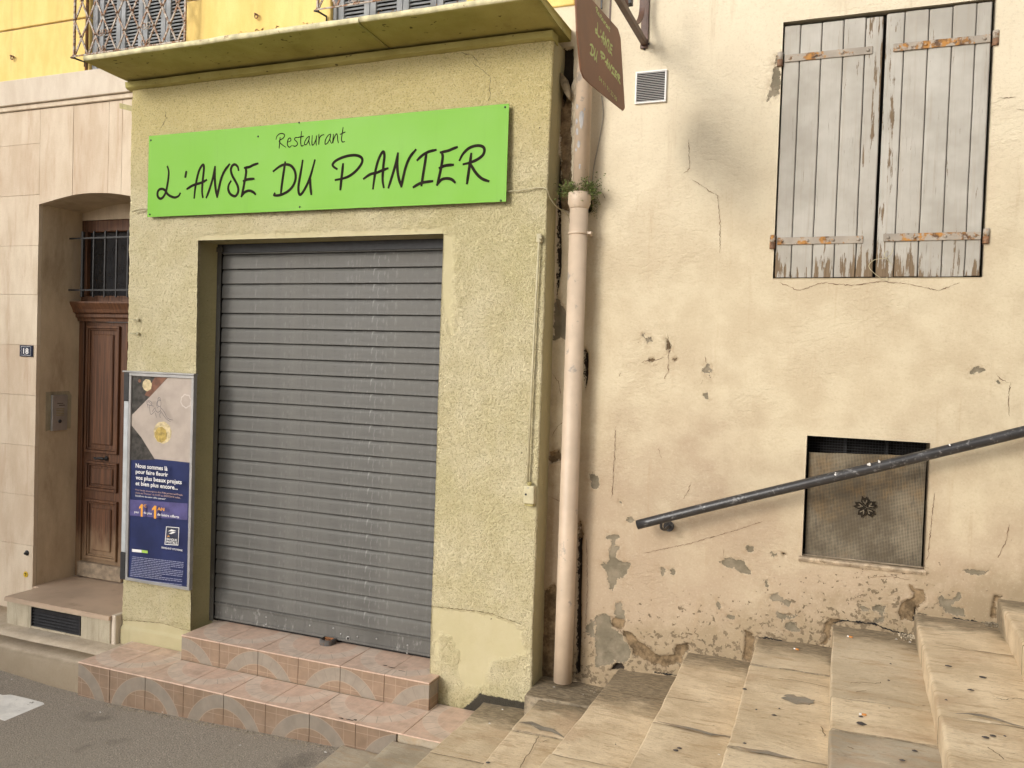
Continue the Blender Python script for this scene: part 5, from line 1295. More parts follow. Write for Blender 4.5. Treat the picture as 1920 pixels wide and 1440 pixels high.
# iron guard rails in front of the upper windows
YR = 4.245
def guard(pxl, pyl, n_half, zrow, pitch, zp, label, cut=0.0):
    x0 = float(P(pxl, pyl, YR)[0])
    root = thing('guard_rail', (x0, YR, zrow), label, 'railing', 'iron guard rails at the upper windows')
    x1 = x0+n_half*pitch/2; ztop = zrow+zp*4
    for x in (x0, x1):
        b = BM(); box(b, x-.007, x+.007, YR-.007, YR+.007, zrow-.01, ztop, .001); obj('post', b, M_LATT, root)
    b = BM(); box(b, x0-.01, x1+.01, YR-.014, YR-.0085, zrow-.012, zrow-.002, .001); obj('bottom_bar', b, M_LATT, root)
    b = BM(); box(b, x0-.01, x1+.01, YR-.02, YR+.02, ztop, ztop+.012, .003); obj('top_bar', b, M_LATT, root)
    hz = zp/2; hx = pitch/2
    def clipline(xa, s):
        # line through (xa, zrow) with slope s*hz/hx
        P_ = []
        za, zb_ = zrow, ztop
        xe = xa+s*(zb_-za)/hz*hx
        pts_ = [(xa, za), (xe, zb_)]
        (xA, zA), (xB, zB) = pts_
        def cl(xA, zA, xB, zB):
            for lim, sg in ((x0, 1), (x1, -1)):
                if (xA-lim)*sg < 0 and (xB-lim)*sg < 0: return None
                if (xA-lim)*sg < 0: t = (lim-xA)/(xB-xA); xA, zA = lim, zA+t*(zB-zA)
                elif (xB-lim)*sg < 0: t = (lim-xA)/(xB-xA); xB, zB = lim, zA+t*(zB-zA)
            return xA, zA, xB, zB
        return cl(xA, zA, xB, zB)
    N = int((ztop-zrow)/hz)
    for s in (1, -1):
        for k in range(-N-2, n_half+N+2, 2):
            r = clipline(x0+k*hx, s)
            if r is None or abs(r[2]-r[0]) < .01: continue
            b = BM(); yo = YR+(.004 if s > 0 else -.004)
            d = Vector((r[2]-r[0], 0, r[3]-r[1])).normalized(); q = Vector((d.z, 0, -d.x))*.006
            A = Vector((r[0], yo, r[1])); B_ = Vector((r[2], yo, r[3]))
            v = [b.verts.new(pp) for pp in (A+q+Vector((0, -.0035, 0)), A-q+Vector((0, -.0035, 0)), A-q+Vector((0, .0035, 0)), A+q+Vector((0, .0035, 0)), B_+q+Vector((0, -.0035, 0)), B_-q+Vector((0, -.0035, 0)), B_-q+Vector((0, .0035, 0)), B_+q+Vector((0, .0035, 0)))]
            for f in ((0,1,2,3),(7,6,5,4),(0,4,5,1),(1,5,6,2),(2,6,7,3),(3,7,4,0)): b.faces.new([v[i] for i in f])
            obj('lattice_bar', b, M_LATT, root)
    rm = None
    for j in range(0, N+1):
        for k in range(0, n_half+1):
            if (j+k) % 2: continue
            if zrow+j*hz > zrow+1.0: continue
            if rm is None:
                b = BM(); hemis(b, (0, -.008, 0), .007)
                for a in range(4):
                    an = a*math.pi/2+.3; tube(b, [(0, -.006, 0), (.016*math.cos(an), -.007, .016*math.sin(an))], [.004, .0015], 5)
                rm = bpy.data.meshes.new('rosette'); b.to_mesh(rm); b.free(); rm.materials.append(M_LATT)
            obj('rosette', rm, None, root, (x0+k*hx, YR, zrow+j*hz))
    # scrolls
    b = BM()
    def curl(cx, cz, sx):
        pts_ = []
        for t in range(22):
            a = t*.42; r = .030*(1-t/26)
            pts_.append((cx+sx*(.006+r*math.cos(a+2.6)), YR-.006, cz+.022+r*math.sin(a+2.6)))
        tube(b, pts_, .0035, 5)
    for (k, j) in [(4, 0), (4, .9), (10, .0), (10, .9), (7, 2.6)]:
        if k <= n_half:
            for sx in (-1, 1): curl(x0+k*hx+sx*.012, zrow+j*hz*1.0, sx)
    obj('scrollwork', b, M_LATT, root)
    # stay into the wall
    b = BM(); tube(b, [(x0-.02, YR-.012, zrow-.012), (x0+.004, YR, zrow-.016), (x0+.012, YR+.075, zrow-.016), (x0+.012, YR+.075, zrow-.045), (x0+.012, 4.35, zrow-.045)], .006, 6); obj('wall_stay', b, M_BLACK, root)
    return root
zA = float(P(140.3, 37.9, YR)[2]); zB = float(P(140.3, 104.9, YR)[2])
pitch_r = float(P(220.2, 23.0, YR)[0]-P(140.3, 37.9, YR)[0])/3
guard(140.3, 37.9, 15, zB, pitch_r, zA-zB, 'rusty iron lattice guard rail at the left upper window, left end of the slab')
z2 = float(P(596, 14, YR)[2])
guard(596, 12, 15, z2-.01, pitch_r, zA-zB, 'rusty iron lattice guard rail at the right upper window, only its foot in view')
b = BM(); tube(b, [(W1a-.02, 4.325, 4.0), (W1a-.02, 4.325, 5.5)], .010, 6); tag(obj('rusty_rod', b, M_RUST), 'thin rusty vertical rod on the yellow wall behind the left guard rail', 'rod')
# dead leaves and crumbs on the slab
V = []; F = []
for k in range(900):
    px = random.uniform(590, 1040); x = float(PZ(px, 20, 3.95)[0]); x = random.uniform(-3.3, -1.45); y = random.uniform(3.785, 4.25); z = 3.95+random.uniform(0, .012)
    s = random.uniform(.004, .012); a = random.random()*6; t = random.uniform(-.8, .8)
    c = Vector((x, y, z+s*.5)); u = Vector((math.cos(a), math.sin(a), t))*s; v = Vector((-math.sin(a), math.cos(a), -t))*s*.6
    i = len(V); V += [c-u, c+v, c+u, c-v]; F.append((i, i+1, i+2, i+3))
lt = obj('dead_leaves', meshpy('dead_leaves', V, F), simple('dry_leaf', (.45, .26, .14), .9, var=.5, scale=40, bump=0)); tag(lt, 'dry leaves and crumbs lying on top of the shop slab', 'leaf litter', kind='stuff')

# ============================================================ GREEN SIGN
SY = 4.098
sign = thing('restaurant_sign', (-2.95, SY, 3.01), 'long bright green restaurant sign with dark handwritten lettering over the shutter', 'sign')
a0, a1 = P(277.7, 256, SY), P(948, 378, SY); a2 = P(955, 193, SY); a3 = P(277.7, 407, SY)
sx0, sx1, sz0, sz1 = (a0[0]+a3[0])/2, (a1[0]+a2[0])/2, (a1[2]+a3[2])/2, (a0[2]+a2[2])/2
obj('board', boxm(sx0, sx1, SY, SY+.004, sz0, sz1), M_GREEN, sign)
b = BM(); box(b, sx0+.1, sx0+.14, SY+.0042, 4.15, sz0+.03, sz1-.03); box(b, sx1-.14, sx1-.1, SY+.0042, 4.15, sz0+.03, sz1-.03); box(b, -3.0, -2.96, SY+.0042, 4.15, sz0+.03, sz1-.03); obj('batten', b, M_DOOR, sign)
for (px, py) in [(283,263),(484,256),(561,230),(947,201),(939,376),(562,388),(281,402)]:
    c = P(px, py, SY); b = BM(); hemis(b, (c[0], SY-.0002, c[2]), .006); obj('screw', b, M_BLACK, sign)
def zz(q, ox, oy, s): return [(ox+a/s, oy+c/s) for a, c in q]
kA = (280, 270, 8.727); kB = (500, 220, 8.473); kC = (700, 250, 7.68)
ANSE = [zz([(298,372),(318,450),(312,560),(290,700),(270,790),(225,870),(180,895),(140,860),(135,800),(160,750),(210,735),(260,760),(300,820),(360,860),(425,875),(480,850),(505,810)], *kA),
 zz([(605,455),(590,540)], *kA), zz([(735,880),(750,740),(775,590),(810,450),(850,370),(885,340),(895,400),(885,500),(870,650),(865,780),(875,870)], *kA), zz([(620,735),(720,675),(850,635),(935,590)], *kA),
 zz([(935,875),(985,740),(1040,560),(1075,375)], *kA), zz([(1075,375),(1072,480),(1075,620),(1090,760),(1112,865)], *kA), zz([(1112,865),(1140,720),(1180,560),(1240,430),(1310,335)], *kA),
 zz([(1460,425),(1445,370),(1400,335),(1355,360),(1335,430),(1360,520),(1410,610),(1450,700),(1455,780),(1420,845),(1375,850),(1320,810),(1292,740),(1300,670),(1335,610)], *kA),
 zz([(1775,320),(1700,345),(1640,375),(1560,390)], *kA), zz([(1575,390),(1585,450),(1575,540),(1555,640),(1540,720),(1510,855)], *kA), zz([(1510,855),(1560,790),(1630,765),(1690,780),(1735,820)], *kA), zz([(1545,605),(1610,580),(1710,570)], *kA)]
DU = [zz([(295,715),(270,880),(245,1050),(225,1220)], *kB), zz([(110,855),(180,800),(250,760),(330,750),(400,780),(450,860),(462,960),(435,1060),(370,1150),(280,1210),(190,1240),(120,1238),(130,1210)], *kB),
 zz([(572,690),(550,830),(525,970),(505,1110),(515,1210),(545,1225),(600,1150),(660,1030),(710,890),(765,685)], *kB), zz([(690,960),(695,1080),(710,1220)], *kB)]
PAN = [zz([(1115,820),(1065,785),(1050,745),(1100,690),(1200,640),(1320,608),(1430,605),(1505,640),(1520,700),(1480,780),(1400,870),(1300,940),(1200,975),(1095,995)], *kB), zz([(1215,745),(1200,880),(1185,1010),(1172,1145)], *kB),
 zz([(1690,1130),(1710,980),(1740,800),(1790,640),(1850,545)], *kB)+zz([(160,320),(150,430),(140,540),(135,680),(150,775)], *kC), [(682.3, 335), (694.7, 326.8), (706.5, 323.9), (718, 319), (727, 315.8)],
 zz([(220,780),(270,620),(320,450),(355,290)], *kC), zz([(355,290),(345,400),(350,540),(370,660),(405,765)], *kC), zz([(405,765),(430,640),(470,480),(530,340),(610,240)], *kC),
 zz([(635,385),(710,315),(800,265),(900,240)], *kC), zz([(765,290),(745,430),(720,580),(695,750)], *kC), zz([(580,775),(690,715),(850,690)], *kC),
 zz([(1205,200),(1140,225),(1080,250),(970,275)], *kC), zz([(985,280),(1000,330),(990,420),(970,530),(950,620),(920,740)], *kC), zz([(920,740),(980,670),(1060,650),(1130,665),(1175,705)], *kC), zz([(955,500),(1040,465),(1150,455)], *kC),
 zz([(1245,385),(1290,300),(1370,220),(1470,180),(1560,185),(1600,230),(1580,310),(1500,375),(1400,420),(1300,445)], *kC), zz([(1400,440),(1470,560),(1560,650),(1660,690)], *kC), zz([(1410,295),(1390,450),(1370,580),(1350,720)], *kC)]
RST = [zz(q, *kB) for q in ([(150,350),(165,300),(210,262),(260,260),(285,285),(265,330),(200,375),(240,430),(305,475)], [(215,320),(200,490)], [(335,395),(385,370),(375,330),(345,345),(330,400),(335,450),(365,475),(395,450)],
 [(490,320),(455,325),(445,355),(480,390),(490,430),(455,460),(415,450)], [(555,225),(545,320),(540,400),(555,455),(585,445)], [(500,320),(590,300)], [(675,300),(640,330),(605,390),(605,435),(635,425),(670,360),(680,300),(672,380),(690,445)],
 [(725,290),(720,380),(725,440),(755,420),(790,330),(795,290),(785,380),(790,440)], [(830,270),(830,350),(828,435),(840,330),(870,290),(910,275)], [(1015,265),(975,290),(935,360),(930,425),(965,410),(1005,340),(1018,270),(1005,350),(1030,415)],
 [(1060,270),(1055,340),(1048,410),(1075,320),(1110,262),(1125,300),(1130,360),(1140,405)], [(1215,160),(1200,260),(1190,350),(1205,392),(1240,385)], [(1170,270),(1248,235)])]
def plane_pts(st): return [tuple(P(a, c, SY)) for a, c in st]
WORDS = {'anse': [plane_pts(s) for s in ANSE], 'du': [plane_pts(s) for s in DU], 'panier': [plane_pts(s) for s in PAN], 'rest': [plane_pts(s) for s in RST]}
LET = {'anse': [[0], [1], [2, 3], [4, 5, 6], [7], [8, 9, 10, 11]], 'du': [[0, 1], [2, 3]], 'panier': [[0, 1], [2, 3], [4, 5, 6], [7, 8, 9], [10, 11, 12, 13], [14, 15, 16]],
       'rest': [[0, 1], [2], [3], [4, 5], [6], [7], [8], [9], [10], [11, 12]]}
for wd in ('anse', 'du', 'panier', 'rest'):
    for grp in LET[wd]:
        b = BM()
        for kk, i in enumerate(grp): ribbon(b, smooth_pts(WORDS[wd][i], 6), (0, -1, 0), .0168 if wd != 'rest' else .0066, .0006+.0004*kk)
        obj('letter', b, M_INK, sign)

# ============================================================ HANGING SIGN AND ITS BRACKET
XS = -1.009
hs = thing('hanging_sign', (XS, 3.55, 3.2), 'brown hanging board sign with pale green lettering, seen edge-on by the drainpipe', 'sign')
out = [(1109,0),(1145.8,40.8),(1157.5,54),(1162.6,71.4),(1170.6,202.6),(1167.7,207.7),(1148.7,192.4),(1106.4,158),(1094,145.8),(1088.2,131),(1081,58),(1078.7,0)]
pl = [(float(PX(a, c, XS)[1]), float(PX(a, c, XS)[2])) for a, c in out]
pl = pl+[(3.10, 3.64), (3.16, 3.69), (3.22, 3.685)]
b = BM(); prism(b, pl, XS-.003, XS+.003, 'x'); obj('board', b, M_SIGNB, hs)
def map_word(strokes, y0, y1, z0, z1, slant=0.0):
    A = np.array([p for s in strokes for p in s]); x0, x1, a0_, a1_ = A[:, 0].min(), A[:, 0].max(), A[:, 2].min(), A[:, 2].max()
    return [[(XS+.0032, y0+(p[0]-x0)/(x1-x0)*(y1-y0), z0+(p[2]-a0_)/(a1_-a0_)*(z1-z0)) for p in s] for s in strokes]
def yz(px, py): q = PX(px, py, XS); return float(q[1]), float(q[2])
b = BM(); kk = 0
def zs4(a, c): return (1070+a/6.86, c/6.86)
for wd, bl, br_, tl, wdt in (('anse', (305, 490), (525, 660), (320, 340), .0098), ('du', (235, 715), (330, 770), (240, 565), .0098), ('panier', (370, 815), (630, 1020), (360, 690), .0098), ('rest', (310, 190), (495, 370), (305, 110), .0055)):
    yA, zA_ = yz(*zs4(*bl)); yB_, zB_ = yz(*zs4(*br_)); yC, zC = yz(*zs4(*tl))
    mw = map_word(WORDS[wd], yA, yB_, (zA_+zB_)/2, (zA_+zB_)/2+(zC-zA_)*.95)
    for grp in LET[wd]:
        b = BM()
        for kk, i in enumerate(grp): ribbon(b, smooth_pts(mw[i], 4), (1, 0, 0), wdt, .0002+.0002*kk)
        obj('letter', b, M_SIGNT, hs)
yA, zA_ = yz(*zs4(350, 1085)); yB_, zB_ = yz(*zs4(585, 1255)); yC, zC = yz(*zs4(355, 1020))
o = fit_text('phone_number', '04 91 91 22 96', 0, 1, 0, 1, 0, M_SIGNT, None, .0)
co = np.zeros(len(o.data.vertices)*3); o.data.vertices.foreach_get('co', co); co = co.reshape(-1, 3)
hh = (zC-zA_)*.9
o.data.vertices.foreach_set('co', np.stack([np.full(len(co), XS+.0038), yA+co[:, 0]*(yB_-yA), (zA_+zB_)/2+co[:, 2]*hh], -1).ravel()); o.data.update()
o.parent = hs; o.location = -WL[hs.name]
br = thing('iron_bracket', (XS, 4.3, 3.82), 'brown iron scroll bracket on the cream wall carrying the hanging sign', 'bracket')
za_ = float(PX(1208, 80, XS)[2])
obj('bar', boxm(XS-.014, XS+.014, 2.7, 4.298, za_-.016, za_+.016, .002), M_IRONB, br)
def strap(b, pts, wd, th):
    pts = [Vector(p) for p in pts]; L = []
    for i, p in enumerate(pts):
        t = (pts[min(i+1, len(pts)-1)]-pts[max(i-1, 0)]).normalized(); n = t.cross(Vector((1, 0, 0))).normalized()*th/2; x = Vector((wd/2, 0, 0))
        L.append([b.verts.new(q) for q in (p-x-n, p+x-n, p+x+n, p-x+n)])
    for A, B_ in zip(L[:-1], L[1:]):
        for k in range(4): b.faces.new((A[k], A[(k+1) % 4], B_[(k+1) % 4], B_[k]))
    b.faces.new(L[0][::-1]); b.faces.new(L[-1])
b = BM(); strap(b, smooth_pts([PX(1176, -90, XS), PX(1172, -40, XS), PX(1172, 0, XS), PX(1176, 25, XS), PX(1188, 45, XS), PX(1199, 38, XS), PX(1204, 15, XS), PX(1204, -30, XS), PX(1198, -70, XS)], 5), .028, .005); obj('scroll', b, M_IRONB, br)
b = BM(); q = PX(1181, 5, XS); box(b, XS-.012, XS+.012, q[1]-.02, q[1]+.02, q[2]-.012, q[2]+.03, .002); obj('scroll_block', b, M_BLACK, br)
for (px, py) in ((1205, 84), (1216, 82), (1208, 92)):
    c = P(px, py, 4.296); b = BM(); hemis(b, (c[0], 4.297, c[2]), .006); obj('bolt', b, M_BLACK, br)
obj('wall_plate', boxm(XS-.02, XS+.02, 4.290, 4.302, za_-.03, za_+.45, .002), M_IRONB, br)
for (px, py0, py1) in ((1143.5, -5, 44), (1128, -10, 12)):
    t_, u_ = PX(px, py0, XS), PX(px, py1, XS); b = BM(); box(b, XS-.003, XS+.003, u_[1]-.006, u_[1]+.006, u_[2]-.01, za_-.012); obj('hanger_link', b, M_BLACK if px < 1140 else M_IRONB, br)

# ============================================================ DRAINPIPE
YP = 4.205
xt, xb_ = float(P(1082, 480, YP)[0]), float(P(1062, 1100, YP)[0])
xc_ = (xt+xb_)/2; zfoot = float(P(1062, 1272, YP)[2]); zsk = float(P(1087, 388, YP)[2])
dp = thing('drainpipe', (xc_, YP, zfoot), 'beige painted drainpipe in the corner between the green shop front and the cream wall', 'drainpipe')
b = BM(); lathe(b, [(.0495, zfoot-.02), (.0495, zfoot+.4), (.0490, zsk)], (xc_, YP, 0), 32); obj('lower_pipe', b, M_PIPE, dp)
b = BM(); zs1 = float(P(1087, 362, YP)[2]); lathe(b, [(.0492, zsk-.012), (.052, zsk-.002), (.0605, zsk+.018), (.0615, zs1-.004), (.060, zs1), (.046, zs1+.001)], (xc_, YP, 0), 32); obj('pipe_socket', b, M_PIPE, dp)
b = BM(); lathe(b, [(.0425, zs1-.05), (.0425, 5.6)], (xc_+.004, YP, 0), 28); obj('upper_pipe', b, M_PIPE, dp, label='narrower upper length, paint chipped to grey')
zc_ = float(P(1085, 438, YP)[2]); b = BM(); lathe(b, [(.0500, zc_-.007), (.0535, zc_-.006), (.0535, zc_+.006), (.0500, zc_+.007)], (xc_, YP, 0), 28); box(b, xc_+.045, xc_+.075, YP-.012, YP+.012, zc_-.006, zc_+.008, .002); tube(b, [(xc_+.05, YP+.03, zc_), (xc_+.05, 4.31, zc_)], .005, 6)
obj('pipe_clamp', b, M_PIPE, dp)
# peeled grey chips on the upper pipe
b = BM()
def onpipe(px, py, r=.0432):
    d = ray(px, py); o_ = CAM; ax, ay = xc_+.004, YP
    A_ = d[0]**2+d[1]**2; B2 = 2*((o_[0]-ax)*d[0]+(o_[1]-ay)*d[1]); C_ = (o_[0]-ax)**2+(o_[1]-ay)**2-r*r
    D_ = max(0, B2*B2-4*A_*C_); t = (-B2-math.sqrt(D_))/(2*A_); return o_+d*t
for (px, py, rx, ry) in [(1090, 222, 5, 19), (1082, 200, 2.5, 6), (1081, 228, 2.2, 6), (1082, 247, 2.5, 8), (1085, 270, 3, 8), (1080, 281, 1.6, 4), (1087, 312, 1.6, 6), (1096, 205, 1.4, 3)]:
    n = 12; vs = [b.verts.new(onpipe(px+rx*math.cos(2*math.pi*k/n)*random.uniform(.6, 1.2), py+ry*math.sin(2*math.pi*k/n)*random.uniform(.7, 1.1))) for k in range(n)]; ct = b.verts.new(onpipe(px, py, .0436))
    for k in range(n): b.faces.new((ct, vs[k], vs[(k+1) % n]))
obj('bare_patches', b, simple('bare_grey', (.33, .315, .30), .7, bump=0), dp)
# weeds growing at the pipe joint
V = []; F = []
def leafq(c, s, mi=0):
    a = random.random()*6.28; t = random.uniform(-.9, .9); u = Vector((math.cos(a), math.sin(a), t)).normalized()*s; v = u.cross(Vector((random.uniform(-1, 1), random.uniform(-1, 1), random.uniform(-1, 1)))).normalized()*s*.55
    i = len(V); V.extend([c-u, c-u*.1+v, c+u, c-u*.1-v]); F.append((i, i+1, i+2, i+3))
for k in range(1500):
    a = random.random()*6.28; r = random.gauss(.062, .018); h = random.gauss(0, .020)
    if random.random() < .15: r += random.random()*.05; h += random.uniform(-.05, .05)
    c = Vector((xc_+r*math.cos(a)*1.15, YP+r*math.sin(a)*.8, zs1+.018+h+.01*math.sin(a*5)))
    leafq(c, random.uniform(.003, .0085))
for k in range(220):
    t = random.random(); px = 1108+t*12+random.gauss(0, 2); py = 350+t*40+random.gauss(0, 8)
    c = Vector(P(px, py, 4.285)); leafq(c, random.uniform(.002, .005))
for k in range(90):
    c = Vector(P(1112+random.gauss(0, 4), 395+random.gauss(0, 6), 4.285)); leafq(c, random.uniform(.002, .005))
wm = NT('weed_leaf', .7); wm.col(wm.mix(wm.noise(40, 3), (.045, .085, .012), (.17, .20, .05)))
me = meshpy('foliage', V, F)
wd_ = thing('weed_tuft', (xc_, YP, zs1), 'small green weeds sprouting around the drainpipe joint', 'weeds')
obj('foliage', me, wm.m, wd_)
b = BM()
for k in range(26):
    a = random.random()*6.28; p0 = Vector((xc_+.05*math.cos(a), YP+.05*math.sin(a), zs1)); tube(b, [p0, p0+Vector((math.cos(a)*.03, math.sin(a)*.02, .02)), p0+Vector((math.cos(a)*.05+random.uniform(-.02, .02), math.sin(a)*.03, .035+random.uniform(-.03, .03)))], .0012, 4)
tube(b, [P(1112, 362, 4.28), P(1130, 362, 4.284), P(1134, 371, 4.286)], .0015, 4); tube(b, [P(1113, 365, 4.28), P(1121, 372, 4.284), P(1126, 384, 4.286)], .0012, 4)
obj('stems', b, simple('weed_stem', (.14, .10, .05), .8, bump=0), wd_)

# ============================================================ HANDRAIL
YH = 4.165
h0, h1 = P(1195, 984, YH), P(1920, 808, YH)
d = (h1-h0)/np.linalg.norm(h1-h0)
hr = thing('handrail', tuple(h0), 'chipped black tube handrail rising along the cream wall above the stairs', 'handrail')
b = BM(); pts_ = [h0+d*t+np.array([0, .002*math.sin(t*5), .003*math.sin(t*3.1)]) for t in np.linspace(0, 3.2, 50)]; tube(b, pts_, .0245, 20); obj('tube', b, M_RAIL, hr)
for t0 in (.13, 2.3):
    p = h0+d*t0; b = BM(); tube(b, smooth_pts([p+np.array([0, .0, -.02]), p+np.array([0, .005, -.045]), p+np.array([.01, .045, -.062]), p+np.array([.015, .09, -.058]), p+np.array([.015, .145, -.058])], 5), .0078, 8)
    lathe(b, [(.028, -.004), (.028, .004)], (p[0]+.015, 4.294, p[2]-.058), 14, 0, 'y'); obj('rail_bracket', b, M_RAIL, hr)
b = BM()
for (px, py, s) in ((1629, 870, .009), (1649, 864, .007), (1565, 888, .006), (1781, 835, .006)):
    c = P(px, py, YH-.02); 
    for k in range(3): hemis(b, (c[0]+random.uniform(-.004, .004), c[1]-.004, c[2]+random.uniform(-.006, .006)), s*random.uniform(.4, .8))
obj('droppings', b, M_WHITE, hr)

# ============================================================ SWITCH BOX AND ROD ON THE SHOP WALL
YW = 4.113
swt = thing('shutter_key_box', tuple(P(992, 950, YW)), 'small cream switch box with long vertical conduit on the shop wall near the drainpipe', 'switch box')
b = BM(); tube(b, [P(989, 906, YW), P(998, 700, YW), P(1005, 560, YW), P(1010.5, 452, YW)], .0062, 8); obj('conduit', b, M_CREAMP, swt)
c0_, c1_ = P(982, 910, YW-.02), P(1001, 946, YW-.02); b = BM(); box(b, c0_[0], c1_[0], YW-.024, 4.128, c1_[2], c0_[2], .006, seg=2); obj('box', b, M_CREAMP, swt)
c = P(986, 927, YW-.024); b = BM(); lathe(b, [(.006, .0), (.006, -.002)], (c[0], YW-.0245, c[2]), 10, 0, 'y'); obj('keyhole', b, M_BLACK, swt)
c = P(990, 915, YW-.024); b = BM(); hemis(b, (c[0], YW-.0235, c[2]), .004); obj('screw', b, M_ALU, swt)
b = BM(); c = P(991, 948, YW); box(b, c0_[0]+.006, c1_[0]-.006, YW-.02, 4.125, c1_[2]-.012, c1_[2]-.001, .002); lathe(b, [(.011, 0), (.011, .02)], (c0_[0]+.026, YW-.004, c0_[2]-.002), 10); obj('gland', b, M_OLIVE, swt)
c = P(1011, 445, YW); b = BM(); box(b, c[0]-.014, c[0]+.014, YW-.008, 4.126, c[2]-.028, c[2]+.02, .004); hemis(b, (c[0]+.012, YW-.01, c[2]-.006), .010); obj('top_fitting', b, M_CREAMP, swt)
# cables
b = BM(); tube(b, smooth_pts([P(950, 359, 4.118), P(975, 357, 4.118), P(1000, 353, 4.12), P(1018, 352, 4.121), P(1026, 356, 4.117), P(1031, 370, 4.15), P(1042, 386, 4.20), P(1056, 396, 4.26), P(1066, 404, 4.29)], 5), .0032, 6)
tag(obj('cable', b, M_CREAMP), 'thin cream cable running from the green sign round the shop corner to the drainpipe', 'cable')
b = BM(); tube(b, smooth_pts([P(277, 391, 4.118), P(266, 391, 4.119), P(256, 393, 4.118), P(247, 397, 4.13)], 5), .0028, 6); tube(b, smooth_pts([P(277, 394, 4.118), P(264, 396, 4.116), P(254, 398, 4.114)], 5), .0028, 6)
tag(obj('cable', b, M_CREAMP), 'short pale cable ends at the lower left corner of the green sign', 'cable')
b = BM(); tube(b, smooth_pts([P(1128, 180, 4.29), P(1131, 215, 4.29), P(1124, 262, 4.29), P(1114, 310, 4.29), P(1110, 350, 4.29)], 5), .0028, 6)
tag(obj('cable', b, simple('grey_cable', (.3, .27, .22), .7, bump=0)), 'thin dusty grey cable hanging down the cream wall behind the hanging sign', 'cable')
# flat tab and pegs on the left edge of the shop
t0_, t1_ = P(225, 198, 4.16), P(247, 205, 4.16)
b = BM(); v = [P(224, 193, 4.14), P(249, 199, 4.14), P(249, 209, 4.14), P(224, 203, 4.14)]; vs = [b.verts.new(q) for q in v]+[b.verts.new(q+np.array([0, .006, 0])) for q in v]
for f in ((0,1,2,3),(7,6,5,4),(0,4,5,1),(1,5,6,2),(2,6,7,3),(3,7,4,0)): b.faces.new([vs[i] for i in f])
c = P(229, 199, 4.139); lathe(b, [(.004, 0), (.004, -.001)], (c[0], 4.139, c[2]), 8, 0, 'y')
tag(obj('metal_tab', b, M_OLIVE), 'flat olive metal tab sticking out of the upper left corner of the shop front', 'bracket')
for (py, lab) in ((600, 'upper of two small pegs on the left edge of the shop front'), (626, 'lower of two small pegs on the left edge of the shop front')):
    c = P(259, py, 4.12); b = BM(); tube(b, [(c[0]-.05, 4.10, c[2]+.002), (c[0]-.008, 4.112, c[2])], .004, 6); lathe(b, [(.010, 0), (.010, -.016), (.005, -.018)], (c[0], 4.128, c[2]), 10, 0, 'y')
    tag(obj('wall_peg', b, M_CREAMP), lab, 'peg', 'pegs on the shop edge')

# ============================================================ ADVERTISING CASE
YA = 4.092
TL, TR_, BR_, BL = P(243, 699, YA), P(365, 704, YA), P(353, 1108, YA), P(233, 1087, YA)
ax0, ax1, az0, az1 = (TL[0]+BL[0])/2, (TR_[0]+BR_[0])/2, (BL[2]+BR_[2])/2, (TL[2]+TR_[2])/2
adv = thing('poster_case', (ax0, 4.12, az0), 'tall aluminium poster case with a blue bank advert left of the roller shutter', 'poster case')
fwid = .020
b = BM(); ring(b, ax0, ax1, az0, az1, fwid, YA, YA+.030, .002); obj('frame', b, M_ALU, adv)
obj('back_panel', boxm(ax0+.004, ax1-.004, YA+.012, YA+.0285, az0+.004, az1-.004), M_BLACK, adv)
b = BM(); box(b, ax0-.055, ax1+.004, YA-.004, YA+.034, az1+.001, az1+.012, .002); obj('top_rail', b, M_ALU, adv)
b = BM(); xl_ = ax0-.045; q1_ = float(P(236, 752, YA)[2]); q2_ = float(P(232, 1036, YA)[2]); box(b, xl_, ax0-.004, YA+.004, YA+.024, q2_, q1_, .004); obj('side_rail', b, simple('pale_metal', (.50, .52, .53), .4, .3, var=.08, bump=0), adv)
b = BM(); box(b, xl_-.003, ax0-.002, YA+.002, YA+.028, q1_+.0005, az1, .003); box(b, xl_-.003, ax0-.002, YA+.002, YA+.028, az0, q2_-.0005, .003); obj('corner_cap', b, M_BLACK, adv)
YQ = YA+.010
px0_, px1_, pz0_, pz1_ = ax0+fwid, ax1-fwid, az0+fwid, az1-fwid
zmid = float(P(300, 862, YQ)[2])
obj('poster', boxm(px0_, px1_, YQ, YQ+.0015, pz0_, pz1_), M_NAVY, adv, label='blue printed poster')
def A2(q): return [(min(px1_-.001, max(px0_+.001, float(P(a, c, YQ)[0]))), min(pz1_-.001, max(pz0_+.001, float(P(a, c, YQ)[2])))) for a, c in q]
b = BM(); lay = [0]
mats = [simple('print_cloth', (.40, .335, .285), .35, var=.10, scale=9, bump=0), simple('print_dark', (.045, .040, .035), .35, var=.6, scale=30, bump=0), simple('print_red', (.17, .075, .045), .35, var=.3, scale=20, bump=0),
        simple('print_flower', (.52, .42, .24), .4, var=.28, scale=34, bump=0), simple('print_flower_core', (.38, .27, .07), .4, var=.35, scale=55, bump=0), simple('print_band', (.085, .075, .20), .35, var=.2, bump=0),
        M_WHITE, M_ORANGE, simple('print_green', (.35, .55, .08), .5, bump=0), simple('print_blue_ink', (.035, .04, .07), .4, bump=0), simple('print_plate', (.52, .46, .41), .35, var=.06, bump=0), simple('print_grey', (.27, .28, .40), .5, var=.3, scale=200, bump=0), simple('print_peach', (.55, .36, .28), .5, bump=0)]
def pp(q, mi, conv=True):
    q = A2(q) if conv else q; lay[0] += 1; y = YQ-.0003-.00012*lay[0]
    f = b.faces.new([b.verts.new((x, y, z)) for x, z in q]); f.material_index = mi
